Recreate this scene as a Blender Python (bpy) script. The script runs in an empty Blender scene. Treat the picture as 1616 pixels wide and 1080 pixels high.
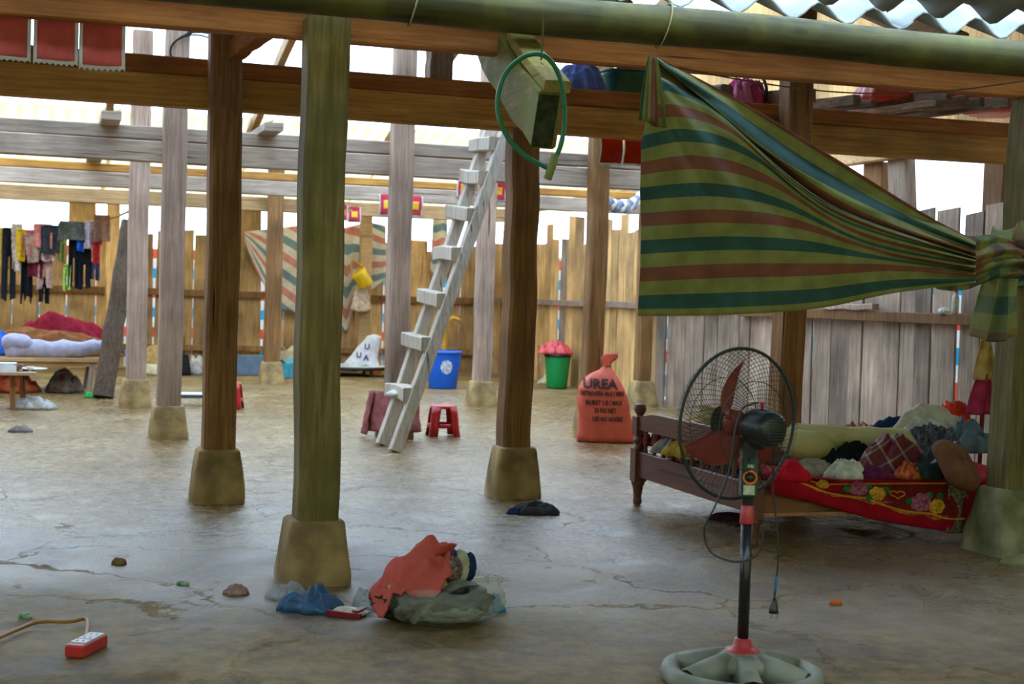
import bpy, bmesh, math, random
from mathutils import Vector, Matrix, noise
random.seed(7)
sc = bpy.context.scene
COL = sc.collection
PI = math.pi

# ------------------------------------------------------------------ camera
F = 2244.0; HC = 1.35
PHI = math.radians(18.4); PITCH = math.atan(70/F); ROLL = 0.03
CAM = Vector((0, 0, HC))
fh = Vector((math.sin(PHI), math.cos(PHI), 0)); rh = Vector((math.cos(PHI), -math.sin(PHI), 0)); up = Vector((0, 0, 1))
fc = (fh*math.cos(PITCH) - up*math.sin(PITCH)).normalized()
u0 = rh.cross(fc)
rc = rh*math.cos(ROLL) + u0*math.sin(ROLL)
uc = u0*math.cos(ROLL) - rh*math.sin(ROLL)
cd = bpy.data.cameras.new('camera'); cam = bpy.data.objects.new('camera', cd); COL.objects.link(cam)
cam.matrix_world = Matrix(((rc.x, uc.x, -fc.x, CAM.x), (rc.y, uc.y, -fc.y, CAM.y), (rc.z, uc.z, -fc.z, CAM.z), (0, 0, 0, 1)))
cd.sensor_width = 36.0; cd.lens = F/1616*36; cd.clip_end = 300
cd.dof.use_dof = True; cd.dof.focus_distance = 7.0; cd.dof.aperture_fstop = 4.0
sc.camera = cam

# ------------------------------------------------------------------ light: overcast sky, exposure
w = bpy.data.worlds.new('overcast_sky'); sc.world = w; w.use_nodes = True
bg = w.node_tree.nodes['Background']
bg.inputs[0].default_value = (0.56, 0.76, 1.0, 1); bg.inputs[1].default_value = 4.0
sc.view_settings.view_transform = 'Standard'; sc.view_settings.look = 'None'
sc.view_settings.gamma = 1.0; sc.view_settings.use_curve_mapping = False
sc.view_settings.exposure = 0.62

# ------------------------------------------------------------------ image -> world helpers (1616x1080)
def ray(px, py):
    return fc + rc*((px-808)/F) - uc*((py-540)/F)
def P(px, py, Z):                      # point at camera depth Z
    return CAM + ray(px, py)*Z
def onfloor(px, py, z=0.0):
    d = ray(px, py); return CAM + d*((z-HC)/d.z)
def onY(px, py, y):
    d = ray(px, py); return CAM + d*(y/d.y)
def onX(px, py, x):
    d = ray(px, py); return CAM + d*(x/d.x)
VIEW = -PHI                            # rotation about z that turns local -y towards the camera

# ------------------------------------------------------------------ materials
MATS = {}
def newmat(name):
    m = bpy.data.materials.new(name); m.use_nodes = True
    nt = m.node_tree; b = nt.nodes['Principled BSDF']
    return m, nt, nt.nodes, nt.links, b
def rgba(c): return (c[0], c[1], c[2], 1)
def wood(name, cs, axis=2, rough=0.75, scale=1.0, spec=0.25, bump=0.35, var=0.35, moss=None):
    if name in MATS: return MATS[name]
    m, nt, N, L, b = newmat(name)
    tc = N.new('ShaderNodeTexCoord'); oi = N.new('ShaderNodeObjectInfo')
    mul = N.new('ShaderNodeMath'); mul.operation = 'MULTIPLY'; mul.inputs[1].default_value = 37.0
    L.new(oi.outputs['Random'], mul.inputs[0])
    add = N.new('ShaderNodeVectorMath'); add.operation = 'ADD'
    L.new(tc.outputs['Object'], add.inputs[0]); L.new(mul.outputs[0], add.inputs[1])
    mp = N.new('ShaderNodeMapping'); s = [17*scale]*3; s[axis] = 0.9*scale
    mp.inputs['Scale'].default_value = s; L.new(add.outputs[0], mp.inputs['Vector'])
    n1 = N.new('ShaderNodeTexNoise'); n1.inputs['Scale'].default_value = 2.2; n1.inputs['Detail'].default_value = 9
    n1.inputs['Roughness'].default_value = 0.65; n1.inputs['Distortion'].default_value = 0.6
    L.new(mp.outputs[0], n1.inputs['Vector'])
    rp = N.new('ShaderNodeValToRGB'); e = rp.color_ramp.elements
    e[0].position = 0.28; e[0].color = rgba(cs[0]); e[1].position = 0.72; e[1].color = rgba(cs[2])
    k = e.new(0.5); k.color = rgba(cs[1])
    L.new(n1.outputs['Fac'], rp.inputs[0])
    n2 = N.new('ShaderNodeTexNoise'); n2.inputs['Scale'].default_value = 1.7*scale; n2.inputs['Detail'].default_value = 5
    L.new(add.outputs[0], n2.inputs['Vector'])
    mr = N.new('ShaderNodeMapRange'); mr.inputs[1].default_value = 0.3; mr.inputs[2].default_value = 0.7
    mr.inputs[3].default_value = 1-var; mr.inputs[4].default_value = 1+var*0.6
    L.new(n2.outputs['Fac'], mr.inputs[0])
    mr2 = N.new('ShaderNodeMapRange'); mr2.inputs[3].default_value = 1-var*0.7; mr2.inputs[4].default_value = 1+var*0.7
    L.new(oi.outputs['Random'], mr2.inputs[0])
    mm = N.new('ShaderNodeMath'); mm.operation = 'MULTIPLY'; L.new(mr.outputs[0], mm.inputs[0]); L.new(mr2.outputs[0], mm.inputs[1])
    vm = N.new('ShaderNodeVectorMath'); vm.operation = 'SCALE'
    L.new(rp.outputs[0], vm.inputs[0]); L.new(mm.outputs[0], vm.inputs['Scale'])
    out = vm.outputs[0]
    mpc = N.new('ShaderNodeMapping'); sc_ = [30*scale]*3; sc_[axis] = 0.8*scale
    mpc.inputs['Scale'].default_value = sc_; L.new(add.outputs[0], mpc.inputs['Vector'])
    nc = N.new('ShaderNodeTexNoise'); nc.inputs['Scale'].default_value = 1.0; nc.inputs['Detail'].default_value = 3; L.new(mpc.outputs[0], nc.inputs['Vector'])
    rc_ = N.new('ShaderNodeMapRange'); rc_.inputs[1].default_value = 0.66; rc_.inputs[2].default_value = 0.72; L.new(nc.outputs['Fac'], rc_.inputs[0])
    mc = N.new('ShaderNodeMix'); mc.data_type = 'RGBA'; mc.inputs[7].default_value = rgba([x*0.35 for x in cs[0]])
    L.new(rc_.outputs[0], mc.inputs['Factor']); L.new(out, mc.inputs[6]); out = mc.outputs[2]
    if moss:
        n3 = N.new('ShaderNodeTexNoise'); n3.inputs['Scale'].default_value = moss[2]; n3.inputs['Detail'].default_value = 6
        L.new(add.outputs[0], n3.inputs['Vector'])
        r3 = N.new('ShaderNodeMapRange'); r3.inputs[1].default_value = moss[1]-0.12; r3.inputs[2].default_value = moss[1]+0.12
        L.new(n3.outputs['Fac'], r3.inputs[0])
        mx = N.new('ShaderNodeMix'); mx.data_type = 'RGBA'
        L.new(r3.outputs[0], mx.inputs['Factor']); L.new(out, mx.inputs[6]); mx.inputs[7].default_value = rgba(moss[0])
        out = mx.outputs[2]
    L.new(out, b.inputs['Base Color'])
    b.inputs['Roughness'].default_value = rough; b.inputs['Specular IOR Level'].default_value = spec
    bp = N.new('ShaderNodeBump'); bp.inputs['Strength'].default_value = bump; bp.inputs['Distance'].default_value = 0.01
    L.new(n1.outputs['Fac'], bp.inputs['Height']); L.new(bp.outputs[0], b.inputs['Normal'])
    MATS[name] = m; return m
def plain(name, c, rough=0.6, var=0.15, scale=8, spec=0.3, metal=0, bump=0.0, c2=None, trans=0.0, sheen=0.0, bscale=None):
    if name in MATS: return MATS[name]
    m, nt, N, L, b = newmat(name)
    tc = N.new('ShaderNodeTexCoord')
    n = N.new('ShaderNodeTexNoise'); n.inputs['Scale'].default_value = scale; n.inputs['Detail'].default_value = 5
    L.new(tc.outputs['Object'], n.inputs['Vector'])
    rp = N.new('ShaderNodeValToRGB'); e = rp.color_ramp.elements
    e[0].position = 0.35; e[1].position = 0.65
    a = [x*(1-var) for x in c]; d = [min(1, x*(1+var)) for x in c] if c2 is None else c2
    e[0].color = rgba(a); e[1].color = rgba(d)
    L.new(n.outputs['Fac'], rp.inputs[0]); L.new(rp.outputs[0], b.inputs['Base Color'])
    b.inputs['Roughness'].default_value = rough; b.inputs['Specular IOR Level'].default_value = spec; b.inputs['Metallic'].default_value = metal
    if sheen: b.inputs['Sheen Weight'].default_value = sheen
    if bump:
        n2 = N.new('ShaderNodeTexNoise'); n2.inputs['Scale'].default_value = bscale or scale*4; n2.inputs['Detail'].default_value = 6
        L.new(tc.outputs['Object'], n2.inputs['Vector'])
        bp = N.new('ShaderNodeBump'); bp.inputs['Strength'].default_value = bump; bp.inputs['Distance'].default_value = 0.01
        L.new(n2.outputs['Fac'], bp.inputs['Height']); L.new(bp.outputs[0], b.inputs['Normal'])
    if trans:
        tr = N.new('ShaderNodeBsdfTranslucent'); L.new(rp.outputs[0], tr.inputs['Color'])
        mx = N.new('ShaderNodeMixShader'); mx.inputs[0].default_value = trans
        L.new(b.outputs[0], mx.inputs[1]); L.new(tr.outputs[0], mx.inputs[2])
        L.new(mx.outputs[0], N['Material Output'].inputs['Surface'])
    MATS[name] = m; return m
def film(name, c, alpha=0.35, rough=0.15):
    if name in MATS: return MATS[name]
    m, nt, N, L, b = newmat(name)
    b.inputs['Base Color'].default_value = rgba(c); b.inputs['Roughness'].default_value = rough; b.inputs['Specular IOR Level'].default_value = 0.6
    t = N.new('ShaderNodeBsdfTransparent'); t.inputs[0].default_value = rgba([0.6+0.4*x for x in c])
    tc = N.new('ShaderNodeTexCoord'); n = N.new('ShaderNodeTexNoise'); n.inputs['Scale'].default_value = 30; n.inputs['Detail'].default_value = 4
    L.new(tc.outputs['Object'], n.inputs['Vector'])
    bp = N.new('ShaderNodeBump'); bp.inputs['Strength'].default_value = 0.8; bp.inputs['Distance'].default_value = 0.01
    L.new(n.outputs['Fac'], bp.inputs['Height']); L.new(bp.outputs[0], b.inputs['Normal'])
    mr = N.new('ShaderNodeMapRange'); mr.inputs[1].default_value = 0.35; mr.inputs[2].default_value = 0.7
    mr.inputs[3].default_value = alpha*0.75; mr.inputs[4].default_value = min(1, alpha*1.25)
    L.new(n.outputs['Fac'], mr.inputs[0])
    mx = N.new('ShaderNodeMixShader'); L.new(mr.outputs[0], mx.inputs[0])
    L.new(t.outputs[0], mx.inputs[1]); L.new(b.outputs[0], mx.inputs[2])
    L.new(mx.outputs[0], N['Material Output'].inputs['Surface'])
    MATS[name] = m; return m
def stripes(name, cols, coord='UV', comp=1, freq=1.0, offset=0.0, trans=0.15, rough=0.6, wear=0.25, weave=True, cross=None, angle=None):
    """bands of colour along one coordinate (woven plastic, plaid, striped cloth)"""
    if name in MATS: return MATS[name]
    m, nt, N, L, b = newmat(name)
    tc = N.new('ShaderNodeTexCoord'); src = tc.outputs[coord]
    if angle is not None:
        mp = N.new('ShaderNodeMapping'); mp.inputs['Rotation'].default_value = angle; L.new(src, mp.inputs['Vector']); src = mp.outputs[0]
    sp = N.new('ShaderNodeSeparateXYZ'); L.new(src, sp.inputs[0])
    def band(cmp, fr, off, cs):
        ma = N.new('ShaderNodeMath'); ma.operation = 'MULTIPLY_ADD'; ma.inputs[1].default_value = fr; ma.inputs[2].default_value = off
        L.new(sp.outputs[cmp], ma.inputs[0])
        di = N.new('ShaderNodeMath'); di.operation = 'DIVIDE'; di.inputs[1].default_value = len(cs); L.new(ma.outputs[0], di.inputs[0])
        fr_ = N.new('ShaderNodeMath'); fr_.operation = 'FRACT'; L.new(di.outputs[0], fr_.inputs[0])
        rp = N.new('ShaderNodeValToRGB'); rp.color_ramp.interpolation = 'CONSTANT'; e = rp.color_ramp.elements
        e[0].color = rgba(cs[0]); e[1].position = 1/len(cs); e[1].color = rgba(cs[1])
        for i in range(2, len(cs)):
            k = e.new(i/len(cs)); k.color = rgba(cs[i])
        L.new(fr_.outputs[0], rp.inputs[0]); return rp.outputs[0]
    out = band(comp, freq, offset, cols)
    if cross:
        c2 = band(cross[0], cross[1], 0.0, cross[2])
        mx = N.new('ShaderNodeMix'); mx.data_type = 'RGBA'; mx.inputs['Factor'].default_value = cross[3]
        L.new(out, mx.inputs[6]); L.new(c2, mx.inputs[7]); out = mx.outputs[2]
    n = N.new('ShaderNodeTexNoise'); n.inputs['Scale'].default_value = 9; n.inputs['Detail'].default_value = 6; L.new(tc.outputs['Object'], n.inputs['Vector'])
    mr = N.new('ShaderNodeMapRange'); mr.inputs[1].default_value = 0.3; mr.inputs[2].default_value = 0.7; mr.inputs[3].default_value = 1-wear; mr.inputs[4].default_value = 1+wear
    L.new(n.outputs['Fac'], mr.inputs[0])
    vm = N.new('ShaderNodeVectorMath'); vm.operation = 'SCALE'; L.new(out, vm.inputs[0]); L.new(mr.outputs[0], vm.inputs['Scale'])
    L.new(vm.outputs[0], b.inputs['Base Color']); b.inputs['Roughness'].default_value = rough; b.inputs['Specular IOR Level'].default_value = 0.3
    if weave:
        wv = N.new('ShaderNodeTexNoise'); wv.inputs['Scale'].default_value = 160; L.new(tc.outputs['Object'], wv.inputs['Vector'])
        bp = N.new('ShaderNodeBump'); bp.inputs['Strength'].default_value = 0.25; bp.inputs['Distance'].default_value = 0.004
        L.new(wv.outputs['Fac'], bp.inputs['Height']); L.new(bp.outputs[0], b.inputs['Normal'])
    if trans:
        tr = N.new('ShaderNodeBsdfTranslucent'); L.new(vm.outputs[0], tr.inputs['Color'])
        mx2 = N.new('ShaderNodeMixShader'); mx2.inputs[0].default_value = trans
        L.new(b.outputs[0], mx2.inputs[1]); L.new(tr.outputs[0], mx2.inputs[2]); L.new(mx2.outputs[0], N['Material Output'].inputs['Surface'])
    MATS[name] = m; return m

# ------------------------------------------------------------------ mesh helpers
class MB:
    def __init__(s): s.v = []; s.f = []; s.uv = None
    def add(s, vs, fs):
        o = len(s.v); s.v += [Vector(p) for p in vs]; s.f += [[i+o for i in q] for q in fs]; return s
    def hexa(s, c):                     # 8 corners: bottom 4 ccw, top 4 ccw
        return s.add(c, [(0,3,2,1),(4,5,6,7),(0,1,5,4),(1,2,6,5),(2,3,7,6),(3,0,4,7)])
    def box(s, c, size, rot=None):
        c = Vector(c); hx, hy, hz = [k/2 for k in size]
        q = [Vector(p) for p in ((-hx,-hy,-hz),(hx,-hy,-hz),(hx,hy,-hz),(-hx,hy,-hz),(-hx,-hy,hz),(hx,-hy,hz),(hx,hy,hz),(-hx,hy,hz))]
        if rot is not None: q = [rot @ p for p in q]
        return s.hexa([c+p for p in q])
    def beam(s, a, b, wd, ht, upv=(0,0,1), ch=0.0, segs=1, wob=0.0, seed=0):   # rectangular bar from a to b (chamfered)
        a = Vector(a); b = Vector(b); d = (b-a).normalized(); sd = d.cross(Vector(upv)).normalized(); u = sd.cross(d)
        if ch: pr = [(-wd/2+ch,-ht/2),(wd/2-ch,-ht/2),(wd/2,-ht/2+ch),(wd/2,ht/2-ch),(wd/2-ch,ht/2),(-wd/2+ch,ht/2),(-wd/2,ht/2-ch),(-wd/2,-ht/2+ch)]
        else: pr = [(-wd/2,-ht/2),(wd/2,-ht/2),(wd/2,ht/2),(-wd/2,ht/2)]
        n = len(pr); vs = []; fs = []
        for k in range(segs+1):
            t = k/segs; p = a.lerp(b, t)
            ox = wob*noise.noise(Vector((seed*3.1, t*5, 1.7))) ; oy = wob*noise.noise(Vector((seed*7.7, t*5, 9.7)))
            sc_ = 1+wob*1.2*noise.noise(Vector((seed*5.3, t*4, 4.4)))
            for x, y in pr: vs.append(p + sd*(x*sc_+ox) + u*(y*sc_+oy))
        for k in range(segs):
            for i in range(n):
                j = (i+1) % n; fs.append((k*n+i, k*n+j, (k+1)*n+j, (k+1)*n+i))
        fs.append(list(range(n))[::-1]); fs.append([segs*n+i for i in range(n)])
        return s.add(vs, fs)
    def tube(s, pts, r, n=8, cap=True):
        pts = [Vector(p) for p in pts]; m = len(pts); vs = []; fs = []
        rr = r if isinstance(r, (list, tuple)) else [r]*m
        prev = None
        for i, p in enumerate(pts):
            d = (pts[min(i+1, m-1)] - pts[max(i-1, 0)]).normalized()
            if prev is None:
                a = Vector((0,0,1)) if abs(d.z) < 0.9 else Vector((1,0,0)); x = d.cross(a).normalized()
            else:
                x = (prev - d*prev.dot(d)).normalized()
            prev = x; y = d.cross(x)
            for k in range(n):
                t = 2*PI*k/n; vs.append(p + (x*math.cos(t) + y*math.sin(t))*rr[i])
        for i in range(m-1):
            for k in range(n):
                j = (k+1) % n; fs.append((i*n+k, i*n+j, (i+1)*n+j, (i+1)*n+k))
        if cap: fs.append(list(range(n))[::-1]); fs.append([(m-1)*n+k for k in range(n)])
        return s.add(vs, fs)
    def lathe(s, prof, c=(0,0,0), n=20, sx=1, sy=1, caps=True):     # prof: (r, z)
        c = Vector(c); vs = []; fs = []
        for r, z in prof:
            for k in range(n):
                t = 2*PI*k/n; vs.append(c + Vector((r*sx*math.cos(t), r*sy*math.sin(t), z)))
        for i in range(len(prof)-1):
            for k in range(n):
                j = (k+1) % n; fs.append((i*n+k, i*n+j, (i+1)*n+j, (i+1)*n+k))
        if caps:
            fs.append(list(range(n))[::-1]); fs.append([(len(prof)-1)*n+k for k in range(n)])
        return s.add(vs, fs)
    def grid(s, nu, nv, fn, mask=None, uv=None):
        o = len(s.v)
        for j in range(nv+1):
            for i in range(nu+1): s.v.append(Vector(fn(i/nu, j/nv)))
        for j in range(nv):
            for i in range(nu):
                if mask and not mask((i+.5)/nu, (j+.5)/nv): continue
                a = o + j*(nu+1)+i; s.f.append([a, a+1, a+nu+2, a+nu+1])
        if uv:
            if s.uv is None: s.uv = {}
            for j in range(nv+1):
                for i in range(nu+1): s.uv[o+j*(nu+1)+i] = uv(i/nu, j/nv)
        return s
    def build(s, name, mat, parent=None, smooth=False, loc=None, rotz=0.0, local=False, thick=0.0, subsurf=0):
        """verts are world coordinates unless local=True; the object's origin is loc (or the parent's)"""
        me = bpy.data.meshes.new(name)
        if parent is not None and not local:
            inv = world_of(parent).inverted(); vs = [inv @ p for p in s.v]
        elif loc is not None and not local:
            inv = (Matrix.Translation(Vector(loc)) @ Matrix.Rotation(rotz, 4, 'Z')).inverted(); vs = [inv @ p for p in s.v]
        else: vs = s.v
        me.from_pydata([tuple(p) for p in vs], [], s.f)
        if s.uv is not None:
            ul = me.uv_layers.new(name='UVMap')
            for lp in me.loops: ul.data[lp.index].uv = s.uv.get(lp.vertex_index, (0, 0))
        me.validate(); bm = bmesh.new(); bm.from_mesh(me)
        loose = [v_ for v_ in bm.verts if not v_.link_faces]
        if loose: bmesh.ops.delete(bm, geom=loose, context='VERTS')
        bmesh.ops.recalc_face_normals(bm, faces=bm.faces); bm.to_mesh(me); bm.free()
        if smooth: me.polygons.foreach_set('use_smooth', [True]*len(me.polygons))
        if mat is not None: me.materials.append(mat)
        o = bpy.data.objects.new(name, me); COL.objects.link(o)
        if parent is not None: o.parent = parent
        elif loc is not None: o.location = loc; o.rotation_euler = (0, 0, rotz)
        if thick:
            md = o.modifiers.new('thickness', 'SOLIDIFY'); md.thickness = thick; md.offset = 0
        if subsurf:
            md = o.modifiers.new('smooth', 'SUBSURF'); md.levels = subsurf; md.render_levels = subsurf
        return o
def world_of(o):
    m = Matrix.Translation(o.location) @ o.rotation_euler.to_matrix().to_4x4()
    return world_of(o.parent) @ m if o.parent else m
def tag(o, label, cat, group=None, kind=None):
    if label: o['label'] = label
    if cat: o['category'] = cat
    if group: o['group'] = group
    if kind: o['kind'] = kind
    return o
def thing(name, label, cat, loc, rotz=0.0, group=None):
    o = bpy.data.objects.new(name, None); o.empty_display_size = 0.1; COL.objects.link(o)
    o.location = loc; o.rotation_euler = (0, 0, rotz); return tag(o, label, cat, group)
def setting(name, loc=(0,0,0)):
    o = bpy.data.objects.new(name, None); o.empty_display_size = 0.1; COL.objects.link(o); o.location = loc; o['kind'] = 'structure'; return o
def nz(x, y=0, z=0): return noise.noise(Vector((x, y, z)))
def lerp(a, b, t): return a+(b-a)*t
def cr(vals, t):                        # smooth interpolation through equally spaced values
    n = len(vals)-1; x = min(max(t, 0), 0.99999)*n; i = int(x); f = x-i
    p0 = vals[max(i-1, 0)]; p1 = vals[i]; p2 = vals[i+1]; p3 = vals[min(i+2, n)]
    return 0.5*((2*p1)+(-p0+p2)*f+(2*p0-5*p1+4*p2-p3)*f*f+(-p0+3*p1-3*p2+p3)*f**3)

# ------------------------------------------------------------------ palette
M_post_warm = wood('brown_post_wood', [(0.11,0.052,0.018),(0.21,0.10,0.033),(0.33,0.17,0.062)], 2)
M_post_moss = wood('mossy_post_wood', [(0.085,0.060,0.020),(0.17,0.125,0.042),(0.27,0.205,0.085)], 2, moss=((0.105,0.090,0.020), 0.56, 2.5))
M_post_grey = wood('grey_post_wood', [(0.19,0.12,0.085),(0.31,0.21,0.155),(0.44,0.32,0.25)], 2)
M_beam_warm = wood('brown_beam_wood', [(0.26,0.115,0.022),(0.44,0.21,0.045),(0.58,0.32,0.085)], 0)
M_beam_plate = wood('orange_beam_wood', [(0.24,0.075,0.015),(0.37,0.13,0.028),(0.47,0.20,0.055)], 0)
M_beam_grey = wood('grey_beam_wood', [(0.24,0.175,0.13),(0.40,0.31,0.24),(0.54,0.44,0.36)], 0)
M_beam_pale = wood('pale_beam_wood', [(0.30,0.17,0.07),(0.45,0.27,0.12),(0.58,0.38,0.19)], 0)
M_rafter = wood('rafter_wood', [(0.25,0.14,0.06),(0.38,0.23,0.11),(0.50,0.33,0.18)], 1)
M_plank_warm = wood('tan_plank_wood', [(0.30,0.155,0.05),(0.52,0.30,0.115),(0.68,0.44,0.19)], 2, var=0.5)
M_plank_grey = wood('weathered_plank_wood', [(0.17,0.115,0.08),(0.31,0.22,0.155),(0.45,0.35,0.26)], 2, var=0.5)
M_stone = plain('footing_stone', (0.31,0.205,0.085), 0.9, 0.4, 5, bump=0.7, bscale=28)
M_stone_moss = plain('mossy_footing_stone', (0.20,0.20,0.075), 0.9, 0.4, 4, bump=0.8, bscale=25, c2=(0.38,0.35,0.20))
M_bamboo = wood('mossy_bamboo', [(0.035,0.031,0.010),(0.082,0.072,0.020),(0.15,0.13,0.038)], 0, rough=0.6, scale=0.5, moss=((0.12,0.11,0.018), 0.58, 4), bump=0.15)
M_fibro = plain('fibre_cement_sheet', (0.42,0.44,0.42), 0.9, 0.25, 3, bump=0.3, bscale=40)

# ------------------------------------------------------------------ floor
def floor_material():
    m, nt, N, L, b = newmat('trodden_clay_floor')
    tc = N.new('ShaderNodeTexCoord')
    def nse(scale, det=6, vec=None, rough=0.6):
        n = N.new('ShaderNodeTexNoise'); n.inputs['Scale'].default_value = scale; n.inputs['Detail'].default_value = det; n.inputs['Roughness'].default_value = rough
        L.new(vec or tc.outputs['Object'], n.inputs['Vector']); return n
    a = nse(1.1, 8); bsm = nse(11, 9, rough=.68); fine = nse(60, 5)
    rp = N.new('ShaderNodeValToRGB'); e = rp.color_ramp.elements
    e[0].position = 0.37; e[0].color = (0.085,0.050,0.017,1); e[1].position = 0.66; e[1].color = (0.31,0.225,0.105,1)
    k = e.new(0.5); k.color = (0.165,0.098,0.035,1)
    mixn = N.new('ShaderNodeMath'); mixn.operation = 'MULTIPLY_ADD'; mixn.inputs[1].default_value = 0.55
    L.new(bsm.outputs['Fac'], mixn.inputs[0])
    hm = N.new('ShaderNodeMath'); hm.operation = 'MULTIPLY'; hm.inputs[1].default_value = 0.45; L.new(a.outputs['Fac'], hm.inputs[0])
    L.new(hm.outputs[0], mixn.inputs[2]); L.new(mixn.outputs[0], rp.inputs[0])
    # cracks: distorted cells
    wn = nse(1.4, 6); vs = N.new('ShaderNodeVectorMath'); vs.operation = 'MULTIPLY_ADD'; vs.inputs[1].default_value = (0.9,0.9,0.9)
    L.new(wn.outputs['Color'], vs.inputs[0]); L.new(tc.outputs['Object'], vs.inputs[2])
    vo = N.new('ShaderNodeTexVoronoi'); vo.feature = 'DISTANCE_TO_EDGE'; vo.inputs['Scale'].default_value = 0.62; L.new(vs.outputs[0], vo.inputs['Vector'])
    gate = nse(1.3, 3)
    wd = N.new('ShaderNodeMapRange'); wd.inputs[1].default_value = 0.48; wd.inputs[2].default_value = 0.66; wd.inputs[3].default_value = 0.0; wd.inputs[4].default_value = 0.010
    L.new(gate.outputs['Fac'], wd.inputs[0])
    sub = N.new('ShaderNodeMath'); sub.operation = 'SUBTRACT'; L.new(vo.outputs['Distance'], sub.inputs[0]); L.new(wd.outputs[0], sub.inputs[1])
    ck = N.new('ShaderNodeMapRange'); ck.inputs[1].default_value = -0.004; ck.inputs[2].default_value = 0.006; ck.inputs[3].default_value = 1; ck.inputs[4].default_value = 0
    L.new(sub.outputs[0], ck.inputs[0])
    # pits
    pv = N.new('ShaderNodeTexVoronoi'); pv.inputs['Scale'].default_value = 3.4; pv.inputs['Randomness'].default_value = 1.0
    L.new(vs.outputs[0], pv.inputs['Vector'])
    pm = N.new('ShaderNodeMapRange'); pm.inputs[1].default_value = 0.06; pm.inputs[2].default_value = 0.16; pm.inputs[3].default_value = 1; pm.inputs[4].default_value = 0
    L.new(pv.outputs['Distance'], pm.inputs[0])
    mx = N.new('ShaderNodeMix'); mx.data_type = 'RGBA'; mx.inputs[7].default_value = (0.20,0.125,0.05,1)
    mxm = N.new('ShaderNodeMath'); mxm.operation = 'MAXIMUM'
    pm2 = N.new('ShaderNodeMath'); pm2.operation = 'MULTIPLY'; pm2.inputs[1].default_value = 0.4; L.new(pm.outputs[0], pm2.inputs[0])
    L.new(ck.outputs[0], mxm.inputs[0]); L.new(pm2.outputs[0], mxm.inputs[1])
    L.new(mxm.outputs[0], mx.inputs['Factor']); L.new(rp.outputs[0], mx.inputs[6])
    # browner, rougher and less specular by position: near the entrance and along the back wall
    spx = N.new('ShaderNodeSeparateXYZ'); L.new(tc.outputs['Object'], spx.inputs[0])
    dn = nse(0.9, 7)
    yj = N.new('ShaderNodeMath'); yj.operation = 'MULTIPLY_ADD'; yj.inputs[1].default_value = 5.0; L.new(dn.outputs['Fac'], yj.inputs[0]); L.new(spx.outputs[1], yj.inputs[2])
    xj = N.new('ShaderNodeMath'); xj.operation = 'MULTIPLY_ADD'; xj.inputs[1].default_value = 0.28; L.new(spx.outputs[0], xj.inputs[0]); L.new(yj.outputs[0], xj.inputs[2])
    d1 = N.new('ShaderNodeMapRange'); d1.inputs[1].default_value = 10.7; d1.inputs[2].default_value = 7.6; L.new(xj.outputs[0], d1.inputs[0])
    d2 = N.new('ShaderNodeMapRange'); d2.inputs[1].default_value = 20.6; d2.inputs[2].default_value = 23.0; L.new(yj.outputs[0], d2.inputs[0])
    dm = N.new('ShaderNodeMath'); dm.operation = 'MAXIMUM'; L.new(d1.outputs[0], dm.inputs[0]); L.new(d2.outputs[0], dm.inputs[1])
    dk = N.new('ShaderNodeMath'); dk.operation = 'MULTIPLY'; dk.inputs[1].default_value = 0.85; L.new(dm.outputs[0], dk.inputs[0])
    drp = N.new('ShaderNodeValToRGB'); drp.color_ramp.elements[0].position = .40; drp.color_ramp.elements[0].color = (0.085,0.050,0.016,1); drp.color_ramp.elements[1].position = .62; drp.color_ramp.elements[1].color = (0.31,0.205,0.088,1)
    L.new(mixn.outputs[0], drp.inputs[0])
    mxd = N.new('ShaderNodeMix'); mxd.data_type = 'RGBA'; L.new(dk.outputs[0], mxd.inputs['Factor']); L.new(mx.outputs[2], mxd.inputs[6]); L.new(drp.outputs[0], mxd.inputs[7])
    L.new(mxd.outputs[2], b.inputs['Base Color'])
    # roughness: polished by feet, dull in the seams
    rr = N.new('ShaderNodeMapRange'); rr.inputs[1].default_value = 0.3; rr.inputs[2].default_value = 0.7; rr.inputs[3].default_value = 0.17; rr.inputs[4].default_value = 0.38
    L.new(bsm.outputs['Fac'], rr.inputs[0])
    r2 = N.new('ShaderNodeMath'); r2.operation = 'ADD'; r2.use_clamp = True
    r3 = N.new('ShaderNodeMath'); r3.operation = 'MULTIPLY'; r3.inputs[1].default_value = 0.5; L.new(mxm.outputs[0], r3.inputs[0])
    L.new(rr.outputs[0], r2.inputs[0]); L.new(r3.outputs[0], r2.inputs[1])
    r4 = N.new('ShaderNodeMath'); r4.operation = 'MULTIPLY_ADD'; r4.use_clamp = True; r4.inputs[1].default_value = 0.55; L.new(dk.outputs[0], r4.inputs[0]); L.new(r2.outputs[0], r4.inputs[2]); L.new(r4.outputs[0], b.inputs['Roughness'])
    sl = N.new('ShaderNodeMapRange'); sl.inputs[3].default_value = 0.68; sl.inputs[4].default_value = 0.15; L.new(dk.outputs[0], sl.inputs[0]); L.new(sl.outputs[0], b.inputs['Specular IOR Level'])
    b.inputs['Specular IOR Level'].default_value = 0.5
    # relief
    h1 = N.new('ShaderNodeMath'); h1.operation = 'MULTIPLY_ADD'; h1.inputs[1].default_value = 1.0
    L.new(bsm.outputs['Fac'], h1.inputs[0])
    h2 = N.new('ShaderNodeMath'); h2.operation = 'MULTIPLY'; h2.inputs[1].default_value = 0.45; L.new(fine.outputs['Fac'], h2.inputs[0]); L.new(h2.outputs[0], h1.inputs[2])
    h3 = N.new('ShaderNodeMath'); h3.operation = 'MULTIPLY_ADD'; h3.inputs[1].default_value = -0.7; L.new(mxm.outputs[0], h3.inputs[0]); L.new(h1.outputs[0], h3.inputs[2])
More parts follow.
